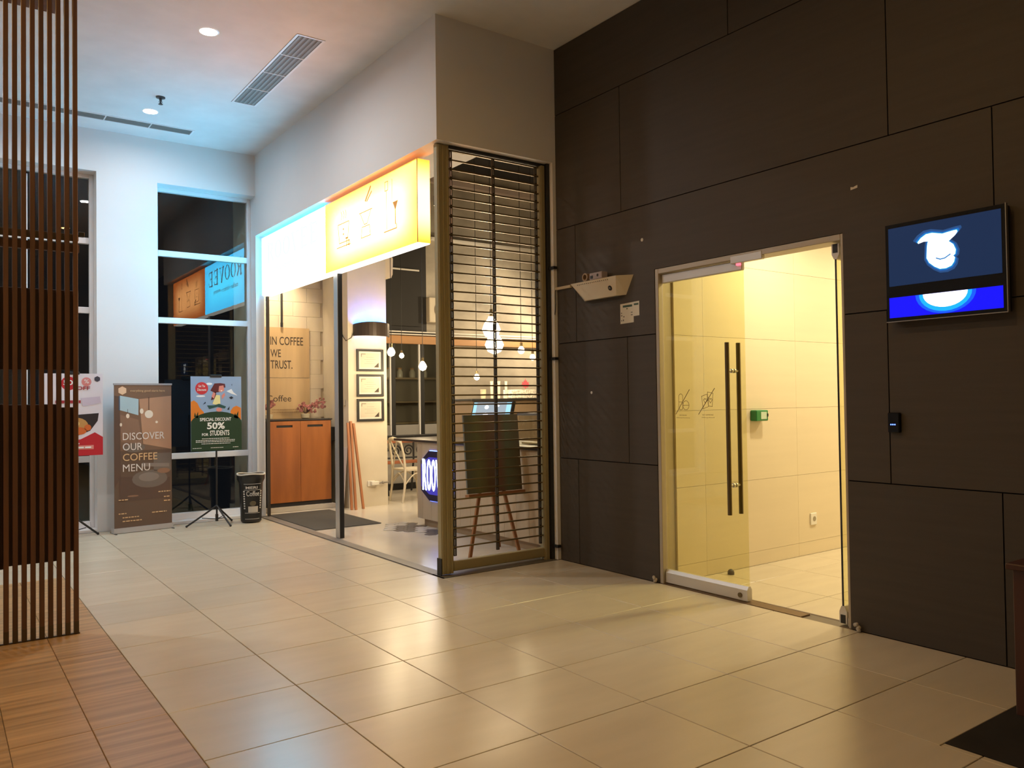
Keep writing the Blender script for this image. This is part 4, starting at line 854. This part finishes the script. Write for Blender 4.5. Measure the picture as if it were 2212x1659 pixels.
# ------------------------------------------------------------------ back of the shop
w3 = thing('window_3', 'dark glazed partition with timber header at the back of the shop', 'window', (5.1, 8.2, .85), kind='structure')
M_HDR = P('honey timber header', (.42, .22, .09), .5, var=((1, 9, 9), .15, 3))
B('header', M_HDR, w3, 4.17, 9.2, 8.14, 8.22, 2.33, 2.46, bev=.003); B('ledge', M_BLACK, w3, 4.17, 6.08, 8.06, 8.2, .82, .85, bev=.003); B('apron', P('grey apron', (.26, .25, .24), .5), w3, 4.17, 6.08, 8.18, 8.21, .85, 1.03)
for z in (2.47, 2.51): B('rail', P('white rail', (.7, .67, .62), .4), w3, 4.17, 9.2, 8.10, 8.14, z, z+.018)
xs = [4.17, 5.03, 5.555, 6.08]
for x in xs[1:-1]: B('mullion', M_BLACK, w3, x-.005, x+.075, 8.17, 8.22, .85, 2.33); B('mullion_edge', M_WHITEMET, w3, x-.02, x-.005, 8.16, 8.2, .85, 2.33)
for a, b in zip(xs[:-1], xs[1:]): B('window_pane', M_GLASS, w3, a, b, 8.195, 8.2, 1.03, 2.33)
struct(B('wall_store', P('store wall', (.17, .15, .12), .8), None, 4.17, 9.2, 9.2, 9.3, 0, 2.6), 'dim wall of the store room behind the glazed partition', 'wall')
m = MB(); m.box(4.1, 4.17, 8.3, 9.3, 0, 2.6); m.box(9.2, 9.3, 8.3, 9.3, 0, 2.6); m.box(4.1, 9.3, 8.3, 9.3, 2.6, 2.65); m.box(4.1, 9.3, 8.3, 9.3, -.05, 0); struct(m.build('wall_store_shell', M_BLKWALL), 'black shell of the store room', 'wall')
sf = thing('store_shelf', 'timber shelf unit behind the glazed partition', 'shelf', (5.6, 9.0, 0))
for z in (1.02, 1.38, 1.78): B('shelf_board', P('dim shelf timber', (.24, .18, .11), .6), sf, 4.6, 6.6, 8.85, 9.19, z, z+.03)
for x in (4.6, 6.57): B('upright', P('dim shelf timber', (.24, .18, .11), .6), sf, x, x+.03, 8.85, 9.19, 0, 1.78)
for k in range(6):
    x = 4.9+k*.24; t = thing('glass_jar', ['leftmost', 'second', 'third', 'fourth', 'fifth', 'rightmost'][k]+' glass jar on the top store shelf from the left', 'jar', (x, 9.0, 1.81), 'jars on the store shelf'); m = MB(); m.lathe((x, 9.0, 1.8105), [(.05, 0), (.055, .02), (.055, .10), (.035, .13), (.035, .145)], 12); m.build('jar_body', P('pale jar', (.45, .42, .36), .2), t, True); m = MB(); m.cyl((x, 9.0, 1.9555), (x, 9.0, 1.98), .04, 12); m.build('lid', M_HDR, t)
bl = thing('roller_blind', 'black roller blind with thin white bottom bar high on the back wall', 'blind', (4.9, 8.17, 2.6)); B('fabric', P('black blind fabric', (.022, .02, .018), .8), bl, 4.2, 5.62, 8.165, 8.172, 2.62, 3.52); m = MB(); m.cyl((4.2, 8.168, 3.53), (5.55, 8.168, 3.53), .016, 8); m.build('bar', P('white rail', (.7, .67, .62), .4), bl)
fu = thing('wall_fan_unit', 'white square ventilator on the dark back wall', 'fan', (5.95, 8.17, 2.68)); B('casing', P('ventilator cream', (.6, .52, .4), .5), fu, 5.69, 6.12, 8.08, 8.2, 2.69, 3.10, bev=.01)
m = MB(); FY(0, 8.08, 0).disc(m, 5.93, 2.90, .15, 0, .004, 24); m.build('grille', P('ventilator brown', (.16, .12, .08), .6), fu)
for z0, z1, mat in ((5.0, 5.1, P('pink-grey duct', (.42, .34, .30), .6)), (4.05, 4.1, P('white rail', (.7, .67, .62), .4))):
    t = thing('wall_conduit', 'wide pale duct high along the concrete wall' if z1 > 4.5 else 'thin white rail along the concrete wall', 'duct' if z1 > 4.5 else 'rail', (7.4, 8.15, z0)); B('run', mat, t, 5.75, 9.19, 8.10, 8.2, z0, z1, bev=.006)
# ------------------------------------------------------------------ cross-back chair
M_CHW = P('whitewashed timber', (.62, .55, .43), .5, var=((8, 8, 2), .08, 3))
ch = thing('cross_back_chair', 'whitewashed cross-back dining chair behind the service counter', 'chair', (4.63, 6.82, 0))
xb, xf, ya, yb = 4.44, 4.83, 6.63, 7.01
m = MB(); f0 = Fr((0, 0, 0), (1, 0, 0), (0, 1, 0)); f0.prism(m, [(xb, ya+.02), (xb+.05, ya-.005), (xf-.04, ya-.02), (xf, ya+.03), (xf, yb-.03), (xf-.04, yb+.02), (xb+.05, yb+.005), (xb, yb-.02)], .435, .46); m.build('seat', M_CHW, ch)
for y, s_ in ((ya, 1), (yb, -1)):
    m = MB(); m.tube([(xb-.045, y, .002), (xb-.01, y, .22), (xb, y, .45), (xb-.02, y, .66), (xb-.06, y+s_*.02, .86)], [.014, .017, .018, .016, .014], 10); m.build('rear_leg', M_CHW, ch, True)
    m = MB(); m.tube([(xf+.02, y, .002), (xf, y, .22), (xf-.02, y, .435)], [.013, .016, .018], 10); m.build('front_leg', M_CHW, ch, True)
    m = MB(); m.tube([(xb+.0+.39*t, y, .25+.15*math.sin(math.pi*t)) for t in [i/8 for i in range(9)]], .009, 8); m.build('bentwood_brace', M_CHW, ch, True)
for x in (xb, xf-.01): m = MB(); m.tube([(x, ya+(yb-ya)*t, .25+.15*math.sin(math.pi*t)) for t in [i/8 for i in range(9)]], .009, 8); m.build('bentwood_brace', M_CHW, ch, True)
m = MB(); m.tube([(xb-.055, ya+.01, .83), (xb-.085, ya+.10, .875), (xb-.095, (ya+yb)/2, .885), (xb-.085, yb-.10, .875), (xb-.055, yb-.01, .83)], [.018, .026, .028, .026, .018], 10); m.build('top_rail', M_CHW, ch, True)
for a, b in ((ya+.09, yb-.02), (yb-.09, ya+.02)): m = MB(); m.tube([(xb-.08, a, .86), (xb-.05, a*.6+b*.4, .70), (xb-.02, a*.25+b*.75, .56), (xb-.0, b, .47)], .010, 8); m.build('cross_slat', M_CHW, ch, True)
bt = thing('iron_bench', 'black scrolled iron bench with reddish timber slats behind the white chair', 'bench', (5.2, 7.7, 0))
M_IRON = P('wrought iron', (.02, .019, .02), .5)
for z in (.46, .76): m = MB(); m.bbox(4.6, 5.9, 7.62 if z < .5 else 7.86, 7.72 if z < .5 else 7.89, z, z+.045, .004); m.build('timber_slat', P('bench red timber', (.32, .11, .05), .5), bt)
for k in range(6):
    x = 4.72+k*.22; m = MB(); m.tube([(x+.09*math.cos(t)*(1-t/14), 7.87, .64+.09*math.sin(t)*(1-t/14)) for t in [i*.5 for i in range(22)]], .012, 6); m.build('scroll', M_IRON, bt)
for z in (.53, .83, .87): m = MB(); m.cyl((4.58, 7.87, z), (5.92, 7.87, z), .014, 8); m.build('iron_rail', M_IRON, bt)
for x in (4.62, 5.25, 5.88): m = MB(); m.tube([(x, 7.5, .002), (x, 7.56, .3), (x, 7.62, .45), (x, 7.87, .46), (x, 7.87, .87)], .016, 8); m.tube([(x, 7.95, .002), (x, 7.88, .45)], .016, 8); m.build('leg', M_IRON, bt)
# ------------------------------------------------------------------ service counter
M_CTR = P('pale ash boards', (.52, .40, .26), .5, rnd=.06, var=((7, 7, 1), .08, 4))
ct = thing('service_counter', 'pale timber service counter with dark top behind the grille', 'counter', (3.9, 3.7, 0))
B('body', M_CTR, ct, 3.615, 4.2, 2.46, 4.77, .085, .94); B('kick_board', P('kick ash', (.40, .28, .16), .5), ct, 3.65, 4.15, 2.5, 4.70, .001, .085)
B('worktop', P('dark worktop', (.035, .027, .022), .3), ct, 3.58, 4.25, 2.45, 5.3, .94, .968, bev=.003)
B('end_leg', M_BLACK, ct, 4.15, 4.2, 5.22, 5.28, .001, .94)
yy = [2.46+.2*k for k in range(12)]+[4.77]
for a, b in zip(yy[:-1], yy[1:]): B('front_board', M_CTR, ct, 3.6, 3.616, a+.001, b-.001, .085, .94, bev=.001)
hs = thing('hexagon_sign', 'hexagonal sign with white glowing letters on the service counter front', 'sign', (3.59, 4.32, .3)); f = FX(3.6, 0, 0)
hp = [(-4.65, .41), (-4.65, .735), (-4.47, .852), (-4.17, .852), (-3.99, .735), (-3.99, .41), (-4.17, .305), (-4.47, .305)]
m = MB(); f.prism(m, hp, .0065, .02); hb = m.build('housing', P('violet black housing', (.015, .012, .05), .4), hs)
m = MB(); f.prism(m, [(-4.32+(a+4.32)*1.015, .578+(b-.578)*1.015) for a, b in hp], .001, .006); m.build('halo_strip', EMIT('blue halo', (.08, .16, 1), 14), hs)
m = MB(); f.prism(m, [(-4.32+(a+4.32)*.97, .58+(b-.58)*.75) for a, b in hp], .0202, .021); m.build('backlit_face', EMIT('violet face', (.05, .04, .42), 1.0), hb)
M_LW = EMIT('white led letters', (.72, .82, 1), 5)
for k, c_ in enumerate('ROOVEE'): f.text('letter', c_, -4.60+k*.098, .415, .085, .345, M_LW, hs, .0212, .008, bold=.0)
# things on the counter
mo = thing('order_monitor', 'bright touchscreen monitor on the service counter behind the easel', 'monitor', (3.85, 3.49, .968)); f = Fr((3.74, 3.86, 1.20), (0, -1, 0), (.25, 0, 1))
m = MB(); f.rect(m, 0, .72, 0, .20, -.03, 0); mh = m.build('housing', M_BLACK, mo)
m = MB(); f.rect(m, .02, .70, .02, .185, .0005, .0015); ms_ = m.build('screen', EMIT('grey-blue screen', (.36, .42, .47), 1.1), mh)
for c, pl in (((.35, .68, .85), [rct(.02, .08, .02, .185), rct(.62, .70, .02, .185)]), ((1, 1, 1), [circ(.27, .05, .05, 14, .03), circ(.27, .135, .04, 14, .022), circ(.5, .04, .05, 12, .02), circ(.45, .15, .05, 12, .012)])):
    for p in pl: m = MB(); f.prism(m, p, .0016+.0004*(c[0] == 1), .002+.0004*(c[0] == 1)); m.build('screen_shape', EMIT('screen shape %.2f' % c[0], c, 1.3), ms_)
m = MB(); m.lathe((3.86, 3.5, .9685), [(.11, 0), (.11, .01), (.03, .015), (.025, .24)], 16); m.build('stand', M_BLACK, mo)
ck = thing('pastry_case', 'grey glass pastry case on the counter behind the grille', 'display case', (4.0, 2.9, .968)); B('case', GLASS('case glass', (.8, .82, .8)), ck, 3.78, 4.2, 2.55, 3.05, .9685, 1.25); B('case_top', P('case grey', (.2, .19, .17), .4), ck, 3.77, 4.21, 2.54, 3.06, 1.2505, 1.275); B('tray', P('pastry tray', (.55, .38, .14), .5), ck, 3.80, 4.18, 2.57, 3.03, .975, .99)
# back bar with small wares
bk = thing('back_bar', 'dark back bar with pale items along the shop wall behind the counter', 'bar', (5.5, 5.35, 0)); B('body', P('back bar timber', (.20, .14, .085), .5), bk, 4.7, 7.2, 5.3, 5.8, .001, 1.40); B('top', M_BLACK, bk, 4.68, 7.22, 5.27, 5.82, 1.40, 1.425, bev=.003)
for k in range(3):
    x = 5.02+k*.115; t = thing('paper_tube', ['left', 'middle', 'right'][k]+' of three slim cream tubes standing on the back bar', 'tube', (x, 5.33, 1.425), 'cream tubes on the back bar'); m = MB(); m.cyl((x, 5.33, 1.4255), (x, 5.33, 1.63), .017, 12); m.build('tube', P('cream tube', (.7, .63, .5), .5), t, True); m = MB(); m.cyl((x, 5.33, 1.631), (x, 5.33, 1.65), .019, 12); m.build('cap', P('cream tube', (.7, .63, .5), .5), t)
t = thing('patterned_box', 'white box with dark speckled pattern on the back bar', 'box', (5.5, 5.35, 1.425)); B('box', P('speckled white', (.7, .66, .58), .5, var=((45, 45, 45), .5, 2)), t, 5.32, 5.72, 5.3, 5.5, 1.4255, 1.54, bev=.004)
ml = thing('maple_leaf_sign', 'small red maple leaf sign above the patterned box', 'sign', (5.57, 5.35, 1.541)); f = FY(5.57, 5.33, 1.545)
lp = [(0, 0), (.012, .03), (.045, .022), (.04, .045), (.065, .065), (.05, .075), (.055, .1), (.03, .09), (.02, .12), (.008, .11), (0, .145)]; lp = lp+[(-a, b) for a, b in lp[::-1][1:-1]]
m = MB(); f.prism(m, lp, -.004, 0); m.build('leaf', EMIT('red neon leaf', (1, .12, .10), 1.0), ml)
t = thing('cup_stack', 'stack of cream paper cups on the back bar left of the tubes', 'cups', (4.90, 5.35, 1.425)); m = MB(); m.lathe((4.90, 5.35, 1.4255), [(.03, 0), (.04, .09), (.036, .09), (.041, .105), (.037, .105), (.042, .12), (.03, .12)], 14); m.build('cups', P('cream paper', (.62, .52, .36), .6), t)
fw_ = thing('flower_vase', 'vase of orange and pink flowers at the right end of the counter', 'flowers', (4.05, 2.68, 1.275)); m = MB(); m.lathe((4.05, 2.68, 1.2755), [(.03, 0), (.045, .05), (.03, .11), (.035, .13)], 14); m.build('vase', P('dark vase', (.05, .04, .03), .3), fw_, True)
rnd = random.Random(9)
for k in range(16):
    c = (4.05+rnd.uniform(-.09, .09), 2.68+rnd.uniform(-.09, .09), 1.44+rnd.uniform(-.03, .12)); m = MB(); m.tube([(4.05, 2.68, 1.40), c], .003, 5); m.build('stem', P('stem green', (.06, .1, .03), .6), fw_); m = MB(); m.ball(c, .024, 7, 5); m.build('flower', P('orange flower', (.5, .28, .06), .6) if k % 2 else P('pink flower', (.5, .2, .18), .6), fw_)
# ------------------------------------------------------------------ easel with dark canvas
ea = thing('display_easel', 'reddish timber easel with a large dark green canvas just behind the grille', 'easel', (3.25, 2.75, 0))
M_EAS = P('reddish easel timber', (.33, .14, .05), .5)
for (a, b) in (((2.945, 2.66, .002), (3.235, 2.80, 1.02)), ((3.475, 2.64, .002), (3.285, 2.80, 1.02)), ((3.53, 3.05, .002), (3.27, 2.84, 1.0))):
    a = Vector(a); b = Vector(b); m = MB(); sx = Vector((.014, 0, 0)); sy = Vector((0, .011, 0)); m.add([a-sx-sy, a+sx-sy, a+sx+sy, a-sx+sy, b-sx-sy, b+sx-sy, b+sx+sy, b-sx+sy], [(0, 3, 2, 1), (4, 5, 6, 7), (0, 1, 5, 4), (1, 2, 6, 5), (2, 3, 7, 6), (3, 0, 4, 7)]); m.build('leg', M_EAS, ea)
f = Fr((2.965, 2.705, .575), (1, .03, 0), (0, .09, 1))
m = MB(); f.rect(m, -.01, .62, -.028, -.004, -.03, .03); m.build('ledge', M_EAS, ea)
M_CV = bpy.data.materials.new('painted canvas'); M_CV.use_nodes = True; nt = M_CV.node_tree; N = nt.nodes; L = nt.links; tcn = N.new('ShaderNodeTexCoord'); sx_ = N.new('ShaderNodeSeparateXYZ'); L.new(tcn.outputs['Generated'], sx_.inputs[0]); rp = N.new('ShaderNodeValToRGB'); L.new(sx_.outputs['X'], rp.inputs[0])
cr2 = rp.color_ramp; cr2.elements[0].color = (.13, .14, .12, 1); cr2.elements[1].color = (.11, .085, .05, 1)
for pos, c in ((.22, (.19, .2, .09)), (.4, (.15, .095, .045)), (.62, (.16, .08, .04)), (.75, (.10, .12, .06))): e = cr2.elements.new(pos); e.color = (*c, 1)
L.new(rp.outputs[0], N['Principled BSDF'].inputs['Base Color']); N['Principled BSDF'].inputs['Roughness'].default_value = .3
m = MB(); f.rect(m, .0, .61, 0, .70, -.02, 0); cv = m.build('canvas', M_CV, ea); tag(cv, 'dark green and brown canvas')
# ------------------------------------------------------------------ shop lamps
def pendant(x, y, z, top, label, r=.05, pw=1.0):
    t = thing('pendant_bulb', label, 'lamp', (x, y, z), 'bare pendant bulbs in the shop')
    m = MB(); m.cyl((x, y, z+r*1.9), (x, y, top), .004, 6); m.build('cord', M_BLACK, t); m = MB(); m.cyl((x, y, z+r*1.1), (x, y, z+r*2.2), .018, 10); m.build('socket', M_STEEL, t)
    m = MB(); m.lathe((x, y, z), [(.004, -r), (.7*r, -.7*r), (r, 0), (.75*r, .65*r), (.35*r, 1.2*r), (.3*r, 1.4*r)], 14); m.build('bulb', EMIT('glowing bulb', C_BULB, 26), t, True)
    lamp('bulb_light', 'POINT', (x, y, z-.12), P_BULB*pw, C_BULB, t, shadow_soft_size=.06)
pendant(4.492, 6.2, 1.869, 5.3, 'bare pendant bulb right of the pillar certificates', .055)
pendant(3.714, 5.6, 2.01, 5.3, 'bare pendant bulb hanging in front of the pillar edge', .05)
pendant(4.60, 7.0, 2.06, 5.3, 'small pendant bulb between pillar and glazed partition', .035, .5)
pendant(4.53, 4.6, 2.245, 5.3, 'upper bright pendant bulb behind the middle of the grille', .11, 2.4)  # both bright bulbs drawn oversized to stand for their glare
pendant(4.434, 4.4, 2.047, 5.3, 'lower bright pendant bulb behind the middle of the grille', .11, 2.4)
pendant(5.263, 5.0, 2.037, 5.3, 'pendant bulb behind the right half of the grille', .045, .7)
pendant(5.231, 6.0, 1.723, 5.3, 'low pendant bulb behind the left half of the grille', .04, .6)
pendant(5.9, 5.6, 1.99, 5.3, 'small pendant bulb nearest the grille right rail', .04, .6)
def shoplight(x, y, z, label, pw, aim=None, size=100, col=C_SHOP):
    t = thing('track_spotlight', label, 'lamp', (x, y, z), 'shop ceiling spotlights'); m = MB(); m.cyl((x, y, z+.02), (x, y, z+.14), .05, 16); m.build('can', M_BLACK, t); m = MB(); m.cyl((x, y, z+.14), (x, y, 5.3 if z > 3.7 or x > 3.15 else 3.62), .008, 8); m.build('stem', M_BLACK, t)
    m = MB(); m.cyl((x, y, z+.014), (x, y, z+.02), .045, 16); m.build('lens', EMIT('spot lens', col, 12), t)
    lamp('beam', 'SPOT', (x, y, z), pw, col, t, aim or (x, y, 0), spot_size=R_(size), spot_blend=.8, shadow_soft_size=.05)
shoplight(2.80, 6.95, 3.25, 'spotlight hidden behind the shop sign over the orange cabinet', P_SHOP*.8, (2.8, 7.42, 2.6), 110)
shoplight(3.1, 5.2, 3.4, 'added spotlight over the entrance mat', P_SHOP*.35, (3.2, 6.0, .3), 100)  # added in place of unseen shop ceiling lights
shoplight(4.4, 5.6, 3.9, 'added spotlight over the chair', P_SHOP*.6, (4.4, 6.6, 0), 80)  # likewise added, brightens the chair corner
shoplight(4.6, 3.4, 3.6, 'added spotlight over the service counter', P_SHOP*.6, (3.9, 3.6, 0), 110)  # added to light the counter, position made up
shoplight(7.9, 7.0, 3.0, 'added unseen spotlight washing the concrete wall', P_SHOP*2.6, (6.7, 8.2, 2.4), 140)  # added out of view to brighten the wall behind the bulbs
shoplight(7.2, 4.8, 3.4, 'added spotlight over the back bar', P_SHOP*.8, (7.0, 7.5, 1.6), 120)  # added fill for the rear of the shop
# corridor lamps
for k, (x, y) in enumerate(((4.75, .15), (6.4, -.2), (8.0, -.2))):
    downlight(x, y, ['corridor downlight nearest the glass door', 'middle downlight of the corridor ceiling', 'farthest downlight of the corridor ceiling'][k], P_CORR*(1.3 if k == 0 else 1.6), C_CORR, 3.05, .09, 9, 175)
